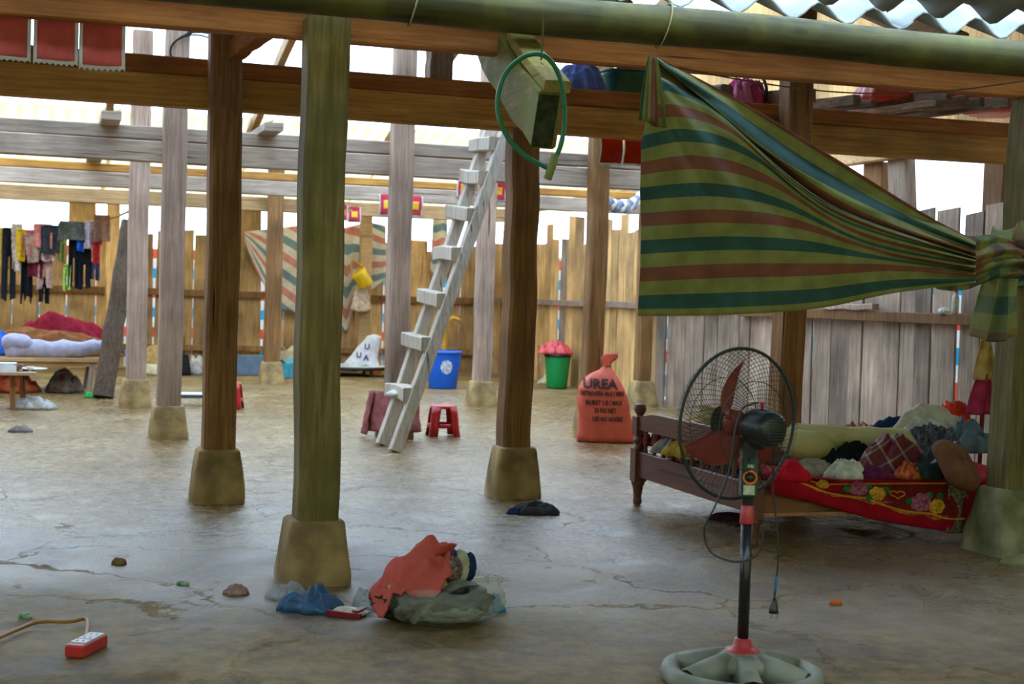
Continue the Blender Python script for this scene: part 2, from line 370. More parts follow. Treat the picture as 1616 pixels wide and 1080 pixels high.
    bp = N.new('ShaderNodeBump'); bp.inputs['Strength'].default_value = 0.4; bp.inputs['Distance'].default_value = 0.02
    L.new(h3.outputs[0], bp.inputs['Height']); L.new(bp.outputs[0], b.inputs['Normal'])
    return m
M_floor = floor_material()
def fz(x, y):
    r1 = 1-abs(nz(x*2.3, y*2.3, 5))*2; r2 = nz(x*5.5+nz(x*2, y*2)*1.5, y*5.5, 8)
    pit = max(0, nz(x*3.3, y*3.3, 21)-.32)
    return 0.010*nz(x*0.8, y*0.8, 3) + 0.003*r1 + 0.003*r2 + 0.0018*nz(x*12, y*12, 2) - 0.05*pit - 0.008
def fy(v): return 2.5+23.5*v**1.75
mb = MB().grid(250, 560, lambda u, v: (lerp(-3.4, 9.2, u), fy(v), fz(lerp(-3.4, 9.2, u), fy(v))))
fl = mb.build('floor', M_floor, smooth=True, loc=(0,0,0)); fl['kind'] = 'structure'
gr = MB().grid(2, 2, lambda u, v: (lerp(-60, 60, u), lerp(-50, 70, v), -0.03)).build('ground', plain('outside_ground', (0.32,0.25,0.15), 0.95, 0.3, 0.5), loc=(0,0,0)); gr['kind'] = 'structure'

# ------------------------------------------------------------------ roofs (corrugated sheets)
def corrugated(name, x0, x1, ya, za, yb, zb, pitch, amp, mat, sheet_w, parent, tsegs=3):
    x = x0; k = 0
    nw = max(1, round(sheet_w/pitch))
    while x < x1-0.01:
        xe = x+nw*pitch; n = nw*8; dz = 0.006*(k % 2)
        def fn(u, v, x=x, xe=xe, dz=dz):
            X = lerp(x-0.06, xe, u); ph = 2*PI*(X-x0)/pitch
            return (X, lerp(ya, yb, v), lerp(za, zb, v)+amp*math.sin(ph)+dz)
        MB().grid(n, tsegs, fn).build('corrugated_sheet', mat, parent=parent, smooth=True, thick=0.012)
        x = xe; k += 1
roof = setting('roof', (2, 10, 3))
corrugated('front', -3.2, 9.4, 6.36, 2.835, 10.6, 4.59, 0.31, 0.048, M_fibro, 2.4, roof)
roof_b = setting('roof_lean_to', (2, 22, 3))
corrugated('back', -3.2, 8.6, 20.3, 3.78, 25.3, 2.93, 0.21, 0.035, plain('yellowed_translucent_sheet', (0.90,0.81,0.62), .6, .05, 3, trans=.75), 2.1, roof_b)
roof_n = setting('roof_porch', (2, 2, 3))
corrugated('near', -6.0, 12.0, 6.02, 2.83, -2.5, 5.2, 0.31, 0.045, M_fibro, 2.4, roof_n)

# ------------------------------------------------------------------ plank walls
WR = 7.82
wall_b = setting('wall_back', (3, 24.3, 0)); wall_r = setting('wall_right', (WR, 16, 0)); 
def plank(parent, c, along, wd, h, mat, seed, t=0.025, z0=0.0):
    """one vertical board: c = base centre, along = unit vector along the wall"""
    al = Vector(along); nrm = Vector((-al.y, al.x, 0)); rnd = random.Random(seed)
    tl = rnd.uniform(-0.012, 0.012); hw0 = wd/2; hw1 = wd/2*rnd.uniform(0.88, 1.0); sk = rnd.uniform(-0.012, 0.012)
    c = Vector(c); vs = []
    for z, hw, off in ((z0, hw0, 0), (h, hw1, tl*h)):
        for sx, sy in ((-1,-1),(1,-1),(1,1),(-1,1)):
            zz = z + (sk*sx if z > 1 else 0)
            vs.append(c + al*(sx*hw+off) + nrm*(sy*t/2) + Vector((0,0,zz)))
    MB().hexa(vs).build('plank', mat, parent=parent)
rnd = random.Random(3)
# back wall: boards from left to right, heights uneven, some reach the wall plate
x = -2.2; i = 0
tall = {}
while x < 7.75:
    wd = rnd.uniform(0.26, 0.46); gap = rnd.choice([0.004, 0.006, 0.012, 0.026])
    h = rnd.uniform(2.14, 2.34)
    if rnd.random() < 0.16: h = 2.72
    plank(wall_b, (x+wd/2, 24.3+rnd.uniform(-0.02, 0.02), -0.02), (1,0,0), wd, h, M_plank_warm, 100+i)
    x += wd+gap; i += 1
for (z, h_) in ((1.27, 0.11), (0.35, 0.1)):
    MB().beam((-2.2, 24.22, z), (7.7, 24.22, z), 0.05, h_, ch=0.006, segs=8, wob=0.02, seed=z).build('rail', M_post_warm, parent=wall_b)
MB().beam((-2.4, 24.3, 2.79), (7.7, 24.3, 2.79), 0.14, 0.14, ch=0.01).build('wall_plate', M_beam_pale, parent=wall_b)
# right wall
y = 24.25; i = 0
while y > 6.2:
    wd = rnd.uniform(0.2, 0.36); gap = rnd.choice([0.004, 0.006, 0.01, 0.02])
    h = rnd.uniform(2.2, 2.42) if y > 14 else rnd.uniform(2.13, 2.36)
    if 15.5 < y < 24 and rnd.random() < 0.35: h = rnd.uniform(2.5, 2.68)
    m = M_plank_warm if y > 17.5 and rnd.random() < 0.75 else M_plank_grey
    plank(wall_r, (WR+rnd.uniform(-0.018, 0.018), y-wd/2, -0.02), (0,-1,0), wd, h, m, 300+i)
    y -= wd+gap; i += 1
MB().beam((WR-.07, 24.2, 1.29), (WR-.07, 15.2, 1.29), 0.05, 0.09, ch=0.006, segs=8, wob=0.02, seed=4).build('rail', M_post_grey, parent=wall_r)
MB().beam((WR-.08, 14.9, 1.275), (WR-.08, 7.0, 1.275), 0.07, 0.10, ch=0.006, segs=8, wob=0.02, seed=5).build('rail', M_post_warm, parent=wall_r)
MB().beam((WR, 25, 2.86), (WR, 6.0, 2.86), 0.12, 0.12, ch=0.01).build('wall_plate', M_beam_pale, parent=wall_r)
for px, wpx, mt in ((1374, 36, M_post_warm), (1413, 34, M_plank_grey), (1568, 34, M_post_warm), (1300, 24, M_plank_grey)):
    q = onX(px, 480, WR+.07); wd = 0.2
    MB().beam((WR+.1, q.y, -0.02), (WR+.1, q.y+0.02, 2.80), 0.12, wpx/2244*(q-CAM).length*1.45, upv=(0,1,0), ch=0.015, segs=6, wob=0.03, seed=px).build('stud', mt, parent=wall_r)
# left wall, out of the picture
wl = setting('wall_left', (-3.0, 16, 0))
for k in range(36):
    plank(wl, (-3.0, 24.2-k*0.5, -0.02), (0,1,0), 0.49, 2.3, M_plank_warm, 500+k)

# ------------------------------------------------------------------ posts on stone footings
def post(label, bx, by, s, ztop, fh_, fb, mat, mstone, lean=(0,0), seed=1, group='square timber posts on stone footings', tuck=None):
    t = thing('timber_post', label, 'post', (bx, by, 0), 0, group)
    a = Vector((bx, by, fh_-0.01)); b = Vector((bx+lean[0], by+lean[1], ztop))
    MB().beam(a, b, s, s, upv=(0,1,0), ch=s*0.09, segs=14, wob=0.016, seed=seed).build('shaft', mat, parent=t)
    # tapered rough stone
    mb = MB(); n = 6
    rng = random.Random(seed)
    prof = [(fb/2, -0.03), (fb/2*0.99, 0.03), (fb/2*0.94, fh_*0.3), (lerp(fb/2, s/2+0.03, 0.55), fh_*0.6), (s/2+0.032, fh_-0.012), (s/2+0.022, fh_)]
    vs = []; fs = []
    m_ = 4*n
    for r, z in prof:
        for e in range(4):
            for k in range(n):
                q = -1+2*k/n
                xx, yy = [(q, -1), (1, q), (-q, 1), (-1, -q)][e]
                l_ = math.hypot(xx, yy); rd = 1.0 if l_ < 1.22 else 1.22/l_+0.06
                d = 1+0.05*nz(xx*2+seed, yy*2, z*6)
                vs.append((bx+xx*r*d*min(rd, 1), by+yy*r*d*min(rd, 1), z+(0.008*nz(xx*3+seed*2, yy*3, 7) if z > 0 else 0)))
    for i in range(len(prof)-1):
        for k in range(m_):
            j = (k+1) % m_; fs.append((i*m_+k, i*m_+j, (i+1)*m_+j, (i+1)*m_+k))
    fs.append([(len(prof)-1)*m_+k for k in range(m_)])
    mb.add(vs, fs).build('footing', mstone, parent=t, smooth=True)
    return t
def pf(px, py): q = onfloor(px, py); return q.x, q.y
posts = {}
def mk(key, label, px, py, s, ztop, fh_, fb, mat, ms, lean=(0,0)):
    x_, y_ = pf(px, py); y_ = {'A': 6.62, 'K': 6.72, 'B': 9.2, 'E': 9.2, 'L': 9.2, 'C': 13.08, 'F': 13.08, 'I': 13.08, 'D': 16.5, 'G': 16.75, 'J': 17.0, 'H': 20.6}[key]
    q_ = onY(px, py-8, y_); posts[key] = post(label, q_.x, y_, s, ztop, fh_, fb, mat, ms, lean, seed=ord(key)*1.37)
mk('A', 'nearest mossy square post, long vertical crack, standing beside the blue plastic bag', 493, 930, 0.195, 2.62, 0.285, 0.33, M_post_moss, M_stone)
mk('K', 'mossy post at the right edge, with the striped tarp knotted round it', 1592, 884, 0.21, 2.56, 0.36, 0.42, M_post_moss, M_stone_moss, (0.06, 0))
mk('B', 'dark brown post directly left of the nearest mossy post', 341, 797, 0.2, 3.75, 0.33, 0.34, M_post_warm, M_stone)
mk('E', 'brown post with the dark cloth lying at its foot, right of the ladder', 809, 787, 0.195, 2.49, 0.335, 0.34, M_post_warm, M_stone)
mk('L', 'brown post rising behind the bed full of clothes', 1236, 776, 0.19, 3.9, 0.33, 0.33, M_post_warm, M_stone)
mk('C', 'greyish post left of the dark brown one, with a coil of wire near its top', 265, 699, 0.205, 4.6, 0.29, 0.34, M_post_grey, M_stone)
mk('F', 'tall greyish post behind the foot of the ladder', 622, 694, 0.2, 5.0, 0.30, 0.33, M_post_grey, M_stone)
mk('I', 'dark post rising behind the orange sack', 932, 693, 0.18, 5.0, 0.30, 0.33, M_post_warm, M_stone)
mk('D', 'far grey post beside the leaning log', 213, 646, 0.215, 4.2, 0.31, 0.36, M_post_grey, M_stone)
mk('G', 'far post just right of the blue bin', 759, 641, 0.205, 4.2, 0.31, 0.36, M_post_grey, M_stone)
mk('J', 'far post against the plank wall, right of the orange sack', 1012, 641, 0.18, 2.9, 0.32, 0.36, M_post_warm, M_stone)
mk('H', 'farthest reddish brown post in front of the striped tarp on the back wall', 428, 607, 0.215, 3.4, 0.32, 0.36, M_post_warm, M_stone)

# ------------------------------------------------------------------ beams
def beam(name, label, a, b, wd, ht, mat, cat='beam', group=None, ch=0.008, segs=10, wob=0.015, seed=1, upv=(0,0,1)):
    a = Vector(a); b = Vector(b)
    o = MB().beam(a, b, wd, ht, upv=upv, ch=ch, segs=segs, wob=wob, seed=seed).build(name, mat, loc=(a+b)/2)
    return tag(o, label, cat, group)
Y1, Y2, Y3, Y4, Y5 = 6.77, 9.40, 13.28, 16.96, 20.85
beam('eave_plate', 'narrow orange-brown eave plate just behind the bamboo pole', (-2.5, Y1, 2.585), (8.2, Y1, 2.645), 0.09, 0.135, M_beam_plate, seed=2)
beam('tie_beam', 'wide lower brown beam behind the nearest mossy post', (-2.5, Y2-0.02, 2.60), (8.2, Y2-0.02, 2.60), 0.13, 0.20, M_beam_warm, seed=3, group='lower boards of the cross beams')
beam('tie_beam', 'upper brown beam resting on the wide lower brown beam', (-2.5, Y2+0.02, 2.765), (8.2, Y2+0.02, 2.765), 0.12, 0.115, M_beam_plate, seed=4, group='upper boards of the cross beams')
beam('tie_beam', 'lower grey beam that the ladder leans on', (-2.5, Y3, 2.57), (7.3, Y3, 2.57), 0.13, 0.19, M_beam_grey, seed=5, group='lower boards of the cross beams')
beam('tie_beam', 'upper grey beam above the one the ladder leans on', (-2.5, Y3+0.03, 2.735), (7.3, Y3+0.03, 2.735), 0.12, 0.12, M_beam_grey, seed=6, group='upper boards of the cross beams')
beam('tie_beam', 'far grey beam carrying the pink and gold flags', (-2.5, Y4, 2.56), (7.3, Y4, 2.56), 0.13, 0.17, M_beam_grey, seed=7, group='lower boards of the cross beams')
beam('tie_beam', 'thin brown board on top of the far grey beam', (-2.5, Y4+0.03, 2.70), (7.3, Y4+0.03, 2.70), 0.12, 0.09, M_beam_warm, seed=8, group='upper boards of the cross beams')
beam('tie_beam', 'farthest pale orange beam above the washing line', (-2.5, Y5, 2.60), (7.3, Y5, 2.60), 0.13, 0.20, M_beam_pale, seed=9, group='lower boards of the cross beams')
# bamboo pole under the eave
def bamboo():
    a = Vector((-2.6, 6.30, 2.655)); b = Vector((7.2, 6.34, 2.70)); n = 60
    nodes = [(onY(px, 60, 6.3).x) for px in (180, 655, 1050, 1390)]
    pts = []; rr = []
    for k in range(n+1):
        p = a.lerp(b, k/n); r = 0.096 - 0.004*k/n
        for nx in nodes:
            r += 0.008*math.exp(-((p.x-nx)/0.035)**2)
        p = p + Vector((0, 0.01*nz(k*0.2), 0.012*nz(k*0.15, 4))); pts.append(p); rr.append(r)
    t = thing('bamboo_pole', 'thick mossy green bamboo pole running under the corrugated eave', 'pole', (2, 6.3, 2.56))
    MB().tube(pts, rr, 20).build('culm', M_bamboo, parent=t, smooth=True)
    for nx in nodes[1:3]:
        c = a.lerp(b, (nx-a.x)/(b.x-a.x)); pts2 = []
        for k in range(17):
            an = 2*PI*k/16; pts2.append(c + Vector((0.03*math.sin(an+0.5), 0.109*math.cos(an), 0.109*math.sin(an))))
        MB().tube(pts2, 0.004, 6).build('tie_cord', plain('dry_cord', (0.28,0.25,0.10), 0.8), parent=t, smooth=True)
bamboo()
# rafters over the open middle
rl = ('leftmost rafter, beyond the left edge', 'rafter left of the coil of wire', 'rafter above the ladder', 'rafter above the orange sack', 'rafter along the right plank wall')
for k, xr in enumerate((-0.9, 0.85, 2.85, 4.9, 7.0)):
    beam('rafter', 'pale sloping ' + rl[k] + ', crossing the open roof gap', (xr, 13.5, 5.42), (xr, 20.95, 3.60), 0.1, 0.16, M_rafter, 'rafter', 'rafters of the open roof gap', seed=20+k)
    beam('rafter', 'brown sloping ' + rl[k] + ', under the front roof slope', (xr, 6.9, 2.85), (xr, 13.2, 5.45), 0.1, 0.14, M_rafter, 'rafter', 'rafters of the front roof slope', seed=30+k)
beam('ridge_beam', 'long pale ridge beam at the top of the roof', (-3, 13.35, 5.52), (8, 13.35, 5.52), 0.12, 0.16, M_beam_pale, seed=40)
beam('purlin', 'thin pale purlin under the edge of the far roof', (-3, 21.1, 3.50), (8, 21.1, 3.50), 0.1, 0.12, M_beam_pale, seed=41)
# gable boards over the side walls and unseen porch walls added round the camera to darken the front (all board-clad)
def clad(name, pts, mat):
    o = MB().add(pts, [list(range(len(pts)))]).build(name, mat, loc=(0,0,0), thick=0.03); o['kind'] = 'structure'
clad('trim_1', [(WR+.12, 6.5, 2.93), (WR+.12, 19.9, 2.93), (WR+.12, 19.9, 3.5), (WR+.12, 13.4, 5.6), (WR+.12, 6.5, 2.95)], M_plank_warm)
clad('trim_2', [(-3.0, 6.5, 2.83), (-3.0, 24.3, 2.83), (-3.0, 19.9, 3.5), (-3.0, 13.4, 5.6), (-3.0, 6.5, 2.95)], M_plank_warm)
clad('added_wall_porch_left', [(-5.6, -2.4, 0), (-5.6, 6.2, 0), (-5.6, 6.2, 2.6), (-5.6, -2.4, 3.6)], M_plank_warm)
clad('added_wall_porch_right', [(11.6, -2.4, 0), (11.6, 6.4, 0), (11.6, 6.4, 2.7), (11.6, -2.4, 5.0)], M_plank_warm)
hs = MB().grid(24, 10, lambda u, v: (lerp(-40, 45, u), -12-14*v+1.5*nz(u*5, 2), -0.1+17*v**.8+1.2*nz(u*6, v*3))).build('added_bounce_hill', plain('bounce_hill_green', (0.21,0.20,0.055), .95, .3, .6, c2=(0.34,0.30,0.12)), loc=(0, -12, 0), smooth=True); hs['kind'] = 'structure'  # unseen slope added behind the camera to block sky and bounce olive light
clad('added_wall_side', [(WR, 6.3, 0), (11.6, 6.3, 0), (11.6, 6.3, 2.75), (WR, 6.3, 2.75)], M_plank_grey)  # unseen closing wall, added to keep sky light off the front right

# ================================================================== objects
def C2(xc, Z, z): return rh*xc + fh*Z + up*z          # camera-aligned floor coordinates
def cloth(name, c, **k):
    k.setdefault('rough', 0.9); k.setdefault('var', 0.25); k.setdefault('scale', 14); k.setdefault('spec', 0.1)
    k.setdefault('bump', 0.25); k.setdefault('bscale', 60); return plain(name, c, **k)
def heap(name, label, cat, c, rx, ry, h, mat, seed, rotz=0.0, group=None, fold=4.0, jag=0.34, rough=0.5, parent=None, z_off=0.0, nr=20, na=72, flat=3.0):
    """a crumpled piece of cloth: folded mound with an irregular hem"""
    c = Vector(c); vs = []; fs = []; ca, sa = math.cos(rotz), math.sin(rotz)
    def pt(r, an):
        e = 1+jag*nz(math.cos(an)*1.6+seed*3.3, math.sin(an)*1.6, seed)+0.5*jag*nz(math.cos(an)*5+seed, math.sin(an)*5, 2)
        x, y = math.cos(an)*r*rx*e, math.sin(an)*r*ry*e
        f1 = 1-abs(nz(x*fold*1.5/max(rx, .1)*.35+seed*7, y*fold/max(ry, .1)*.35, seed*1.9)); f2 = 1-abs(nz(x*fold/max(rx, .1)*.8+seed, y*fold/max(ry, .1)*.8+3, 5.5))
        env = max(0, 1-r**flat)
        th = seed*2.1; q = (x*math.cos(th)/rx+y*math.sin(th)/ry)*fold*0.75 + 2.2*nz(x/rx*1.3+seed, y/ry*1.3, seed)
        z = h*env*(0.66+0.20*rough*math.sin(q*2)+0.13*rough*math.sin(q*4.3+2*f1)+0.12*rough*(f2*f2*2-1)+0.30*nz(x/rx*.9+seed, y/ry*.9, 1.1)) + 0.012*(1 if r < 1 else 0)
        return c + Vector((x*ca-y*sa, x*sa+y*ca, max(z, 0.0)+z_off))
    vs.append(pt(0, 0))
    rs = [(k/nr)**0.85 for k in range(1, nr+1)]
    for r in rs:
        for k in range(na): vs.append(pt(r, 2*PI*k/na))
    for k in range(na): fs.append((0, 1+k, 1+(k+1) % na))
    for i in range(nr-1):
        for k in range(na):
            j = (k+1) % na; fs.append((1+i*na+k, 1+i*na+j, 1+(i+1)*na+j, 1+(i+1)*na+k))
    bi = len(vs); vs.append(c + Vector((0, 0, z_off)))
    for k in range(na): fs.append((bi, 1+(nr-1)*na+(k+1) % na, 1+(nr-1)*na+k))
    o = MB().add(vs, fs).build(name, mat, parent=parent, smooth=True, loc=None if parent else c)
    if not parent: tag(o, label, cat, group)
    return o
def roll(pts, rr, seed, n=14, lump=0.12):
    """lumpy soft roll along a path"""
    mb = MB().tube(pts, rr, n)
    ctr = [Vector(p) for p in pts]
    for i, p in enumerate(mb.v):
        q = ctr[min(i//n, len(ctr)-1)]; d = p-q; mb.v[i] = q + d*(1+lump*nz(p.x*7+seed, p.y*7, p.z*7)*2)
    return mb
def path(pts, n=40):
    pts = [Vector(p) for p in pts]; out = []
    for k in range(n+1):
        t = k/n; out.append(Vector((cr([p.x for p in pts], t), cr([p.y for p in pts], t), cr([p.z for p in pts], t))))
    return out

# ------------------------------------------------------------------ striped tarp tied to the right post
T_TEAL = (0.028,0.088,0.082); T_GRN = (0.235,0.24,0.075); T_RED = (0.225,0.075,0.045)
M_tarp = stripes('striped_woven_tarp', [T_GRN, T_TEAL, T_GRN, T_RED], 'UV', 1, 1.0, 0.5, trans=0.18, wear=0.22)
M_tarp_check = stripes('checked_woven_tarp', [T_GRN, T_TEAL, T_GRN, T_RED], 'UV', 1, 1.0, 0.0, trans=0.15, wear=0.22, cross=(0, 1.0, [T_GRN, (0.05,0.09,0.09), (0.27,0.30,0.12), T_RED], 0.5))
G_ = {0: [(1006,499),(1150,497),(1290,487),(1410,463),(1540,446)], 3: [(1010,434),(1145,427),(1285,425),(1410,421),(1540,434)],
      7: [(1012,347),(1135,341),(1255,352),(1390,397),(1540,424)], 9: [(1010,306),(1125,300),(1230,322),(1370,384),(1540,418)],
      13: [(1012,226),(1085,213),(1180,240),(1325,345),(1540,410)], 17: [(1035,130),(1068,140),(1130,175),(1300,318),(1540,405)],
      19: [(1030,92),(1085,140),(1180,222),(1325,330),(1540,401)], 22: [(1030,90),(1115,160),(1240,258),(1395,338),(1540,394)],
      26: [(1030,86),(1160,155),(1310,245),(1460,338),(1540,380)]}
gk = sorted(G_)
def guide(u, v):
    for a, b in zip(gk, gk[1:]):
        if v <= b: break
    t = (v-a)/(b-a)
    xa, ya = cr([p[0] for p in G_[a]], u), cr([p[1] for p in G_[a]], u); xb, yb = cr([p[0] for p in G_[b]], u), cr([p[1] for p in G_[b]], u)
    return lerp(xa, xb, t), lerp(ya, yb, t)
def tarp_pt(u, vv):
    v = vv*26; px, py = guide(u, v)
    fan = (1-u)**1.5
    d = 6.14
    if v < 17.6: d += 0.035*math.sin(u*9+v*0.25)*min(1, v/3+0.4)*(1-u*0.6) + 0.03*nz(u*5, v*0.2, 2)
    step = 1/(1+math.exp(-(v-17.8)*3.5)); bump_ = math.exp(-((v-18.6)/1.0)**2)
    d += (0.07*step + 0.06*bump_)*math.sin(PI*min(1, u*1.05+0.05))
    if v > 18: d += 0.03*math.sin((v-18)*1.0+u*2)*math.sin(PI*min(1, u+.05))
    d += 0.03*math.sin(v*1.5)*max(0, (u-0.72)/0.28)
    d += 0.03*nz(u*9, v*0.5, 7)*0.5
    ang = math.atan2(py-88, px-1000); rad = math.hypot(px-1000, py-88)/400
    d += 0.03*math.sin(ang*26+1.5*nz(rad*3, ang*4))*min(1, rad)*max(0, 1.25-rad)
    return onY(px, py, d)
tarp = thing('striped_tarp', 'large green, teal and rust striped tarp stretched from the eave to the right post', 'tarp', onY(1270, 499, 6.15))
MB().grid(70, 104, tarp_pt, uv=lambda u, v: (u, v*26 if v*26 < 18 else 18+(v*26-18)*.6)).build('sheet', M_tarp, parent=tarp, smooth=True, thick=0.003)
# gathered pleats hanging at the upper left corner
def pleat_pt(u, v):
    px = lerp(lerp(1024, 1036, u), lerp(1008, 1052, u), v**0.7); py = lerp(88, lerp(190, 196, u)+(6 if u > .6 else 0), v)
    return onY(px, py, 6.09+0.02*math.sin(u*10)*v)
MB().grid(24, 12, pleat_pt, uv=lambda u, v: (v, 1.2+u*3.3)).build('gathered_corner', M_tarp, parent=tarp, smooth=True, thick=0.003)
# knot: twisted band round the post, upper bunch and hanging tail
kx, ky = posts['K'].location.x+0.03, posts['K'].location.y
def band_pt(u, v):
    an = lerp(PI*1.02, PI*2.35, u); r = 0.175+0.018*math.sin(v*16)+0.012*nz(u*6, v*4)
    zc = lerp(1.52, 1.62, u)+0.03*math.sin(u*5); hgt = lerp(0.10, 0.17, math.sin(u*PI*0.9))
    return Vector((kx+r*math.cos(an)*1.0, ky+r*math.sin(an)*1.0, zc+(v-.5)*hgt+0.01*nz(u*9, v*9, 3)))
MB().grid(40, 20, band_pt, uv=lambda u, v: (u*9, v*4)).build('knot', M_tarp_check, parent=tarp, smooth=True, thick=0.004)
def twist_pt(u, v):
    px = lerp(1478, 1600, u); pc = lerp(408, 414, u)+6*math.sin(u*6); h_ = lerp(48, 30, u)
    p = onY(px, pc+(v-.5)*h_*2, 6.28); return p + Vector((0, -0.09*math.sin(PI*v)*(0.5+u*.5)+0.02*math.sin(v*22+u*5)+0.012*nz(u*6, v*8, 2), 0))
MB().grid(36, 26, twist_pt, uv=lambda u, v: (u*8, v*4+u*3)).build('twisted_end', M_tarp_check, parent=tarp, smooth=True, thick=0.004)
def tail_pt(u, v):
    px = lerp(lerp(1552, 1612, u), lerp(1534, 1604, u)+4*nz(u*3, 3), v); py = lerp(440, lerp(530, 540, math.sin(u*PI)), v)
    return onY(px, py, 6.30-0.06*math.sin(PI*u)) + Vector((0, 0.03*math.sin(u*14+v*2), 0))
MB().grid(26, 16, tail_pt, uv=lambda u, v: (u*3, v*3.5)).build('hanging_tail', M_tarp_check, parent=tarp, smooth=True, thick=0.004)
def tuft_pt(u, v):
    px = lerp(1568, 1640, u); py = lerp(356+8*math.sin(u*7), 408, v)
    return onY(px, py, 6.38-0.07*math.sin(PI*v)) + Vector((0, 0.03*math.sin(u*12+v*4), 0))
MB().grid(26, 14, tuft_pt, uv=lambda u, v: (u*3+2, v*2)).build('knotted_tuft', M_tarp_check, parent=tarp, smooth=True, thick=0.004)
# sagging wire under the eave
ws = path([onY(1040, 100, 6.45), onY(1180, 128, 6.5), onY(1330, 146, 6.55), onY(1480, 145, 6.55), onY(1616, 128, 6.6), onY(1700, 118, 6.6)], 30)
tag(MB().tube(ws, 0.004, 6).build('clothes_wire', plain('brown_wire', (0.10,0.05,0.02), 0.7), loc=ws[0], smooth=True), 'thin brown wire sagging below the eave plate above the tarp', 'wire')

# ------------------------------------------------------------------ sawn beam end with the green hose
d0 = P(860, 191, 6.35); d1 = P(762, 40, 7.6)
M_stub = wood('mossy_stub_wood', [(0.13,0.10,0.03),(0.24,0.19,0.06),(0.36,0.29,0.11)], 1, moss=((0.17,0.17,0.035), 0.5, 6))
dd = (d1-d0).normalized(); sdv = dd.cross(up).normalized(); uv_ = sdv.cross(dd)
stub = thing('beam_end', 'mossy sawn beam end jutting out below the bamboo, hung with a green hose', 'beam', d0)
MB().beam(d0, d1, 0.115, 0.27, ch=0.012, segs=8, wob=0.02, seed=11).build('timber', M_stub, parent=stub)
ef = d0 - dd*0.004
MB().grid(6, 10, lambda u, v: ef + sdv*((u-.5)*0.095) + uv_*((v-.5)*0.245) - dd*0.004*nz(u*4, v*4)).build('sawn_face', plain('mossy_end_grain', (0.035,0.042,0.018), 0.95, 0.5, 30, bump=0.8, bscale=90), parent=stub, thick=0.006)
MB().beam(d0 + uv_*0.168 - dd*0.02 + sdv*0.02, d0 + uv_*0.168 + dd*0.75 + sdv*0.02, 0.12, 0.055, ch=0.006, segs=4, wob=0.02, seed=12).build('top_board', wood('yellow_mossy_board', [(0.20,0.15,0.03),(0.32,0.25,0.06),(0.42,0.34,0.11)], 1), parent=stub)
M_hose = plain('green_hose_rubber', (0.004,0.15,0.05), 0.35, 0.15, 3, spec=0.5)
hp = [P(px, py, Z) for px, py, Z in ((868,268,6.26),(858,262,6.24),(830,247,6.24),(800,215,6.24),(785,168,6.24),(797,117,6.24),(830,88,6.22),(862,90,6.18),(884,124,6.2),(891,180,6.24),(886,225,6.26),(873,258,6.26))]
hose = thing('garden_hose', 'loop of green hose hanging on the mossy beam end', 'hose', hp[0])
MB().tube(path(hp, 70), 0.011, 10).build('hose_loop', M_hose, parent=hose, smooth=True)
MB().tube([P(876,244,6.24), P(873,256,6.24), P(864,283,6.24)], [0.016, 0.02, 0.018], 12).build('taped_joint', plain('green_tape', (0.22,0.25,0.08), 0.6), parent=hose, smooth=True)
tag(MB().tube(path([P(858,20,6.18), P(857,55,6.17), P(854,95,6.2)], 6), 0.004, 6).build('hanging_string', plain('dark_string', (0.12,0.12,0.05), 0.9), loc=P(858,20,6.2)), 'thin string hanging from the bamboo to the mossy beam end', 'string')

# ------------------------------------------------------------------ knee brace, joists, attic timbers
beam('knee_brace', 'short orange-brown brace at the top of the dark brown post', P(366, 84, 9.0), P(425, 40, 8.6), 0.1, 0.12, M_beam_plate, 'brace', seed=51)
beam('wood_stub', 'short dark timber stub standing on the brown beam, left of the mossy beam end', onY(692, 128, 9.5), onY(696, 60, 9.5), 0.16, 0.16, M_post_grey, 'timber', seed=52, upv=(0,1,0))
for px, lb in ((175, 'joist end with a pale tip, left of the post with the wire coil'), (428, 'joist end with a pale tip, between the dark brown and nearest posts')):
    q = onY(px, 190, 13.0); beam('joist', lb, (q.x, 12.85, 2.82), (q.x, 17.2, 2.80), 0.17, 0.075, M_beam_grey, 'joist', 'joist ends on the grey beam', seed=px)
M_old = wood('old_lumber', [(0.10,0.055,0.03),(0.20,0.12,0.065),(0.33,0.22,0.13)], 1)
names = ['thick square board end in the middle of the stacked lumber', 'square lumber end beside it, second from the brown post', 'lumber end lying under the red plastic sheet', 'tallest lumber end under the red plastic sheet',
         'small lumber end with a block on it', 'yellowish lumber end near the right post', 'rightmost lumber end touching the mossy right post', 'lumber end just right of the brown post top']
for k, (px, py, wd, ht, dx) in enumerate(((1353,158,.07,.08,-.5),(1379,163,.05,.06,-.3),(1480,163,.06,.05,-.6),(1499,147,.06,.10,-.6),(1524,158,.05,.08,-.35),(1549,160,.05,.07,-.2),(1595,160,.06,.09,-.55),(1275,148,.16,.10,-.3))):
    q = onY(px, py, 9.24); q.z = max(q.z, 2.826+ht/2)
    beam('lumber', names[k], q, (q.x-.4, 11.2, q.z+0.02), wd, ht, M_old, 'lumber', 'boards stored on the brown beam', ch=0.004, seed=60+k)
beam('lumber', 'thick grey log end beside the pink bundle', onY(1148, 146, 9.2), onY(1148, 146, 9.2)+Vector((-.35, 1.6, .0)), .11, .11, M_post_grey, 'lumber', 'boards stored on the brown beam', ch=0.02, seed=70)
M_redplastic = plain('red_plastic_sheet', (0.62,0.07,0.035), 0.35, 0.15, 2, spec=0.5, trans=0.25)
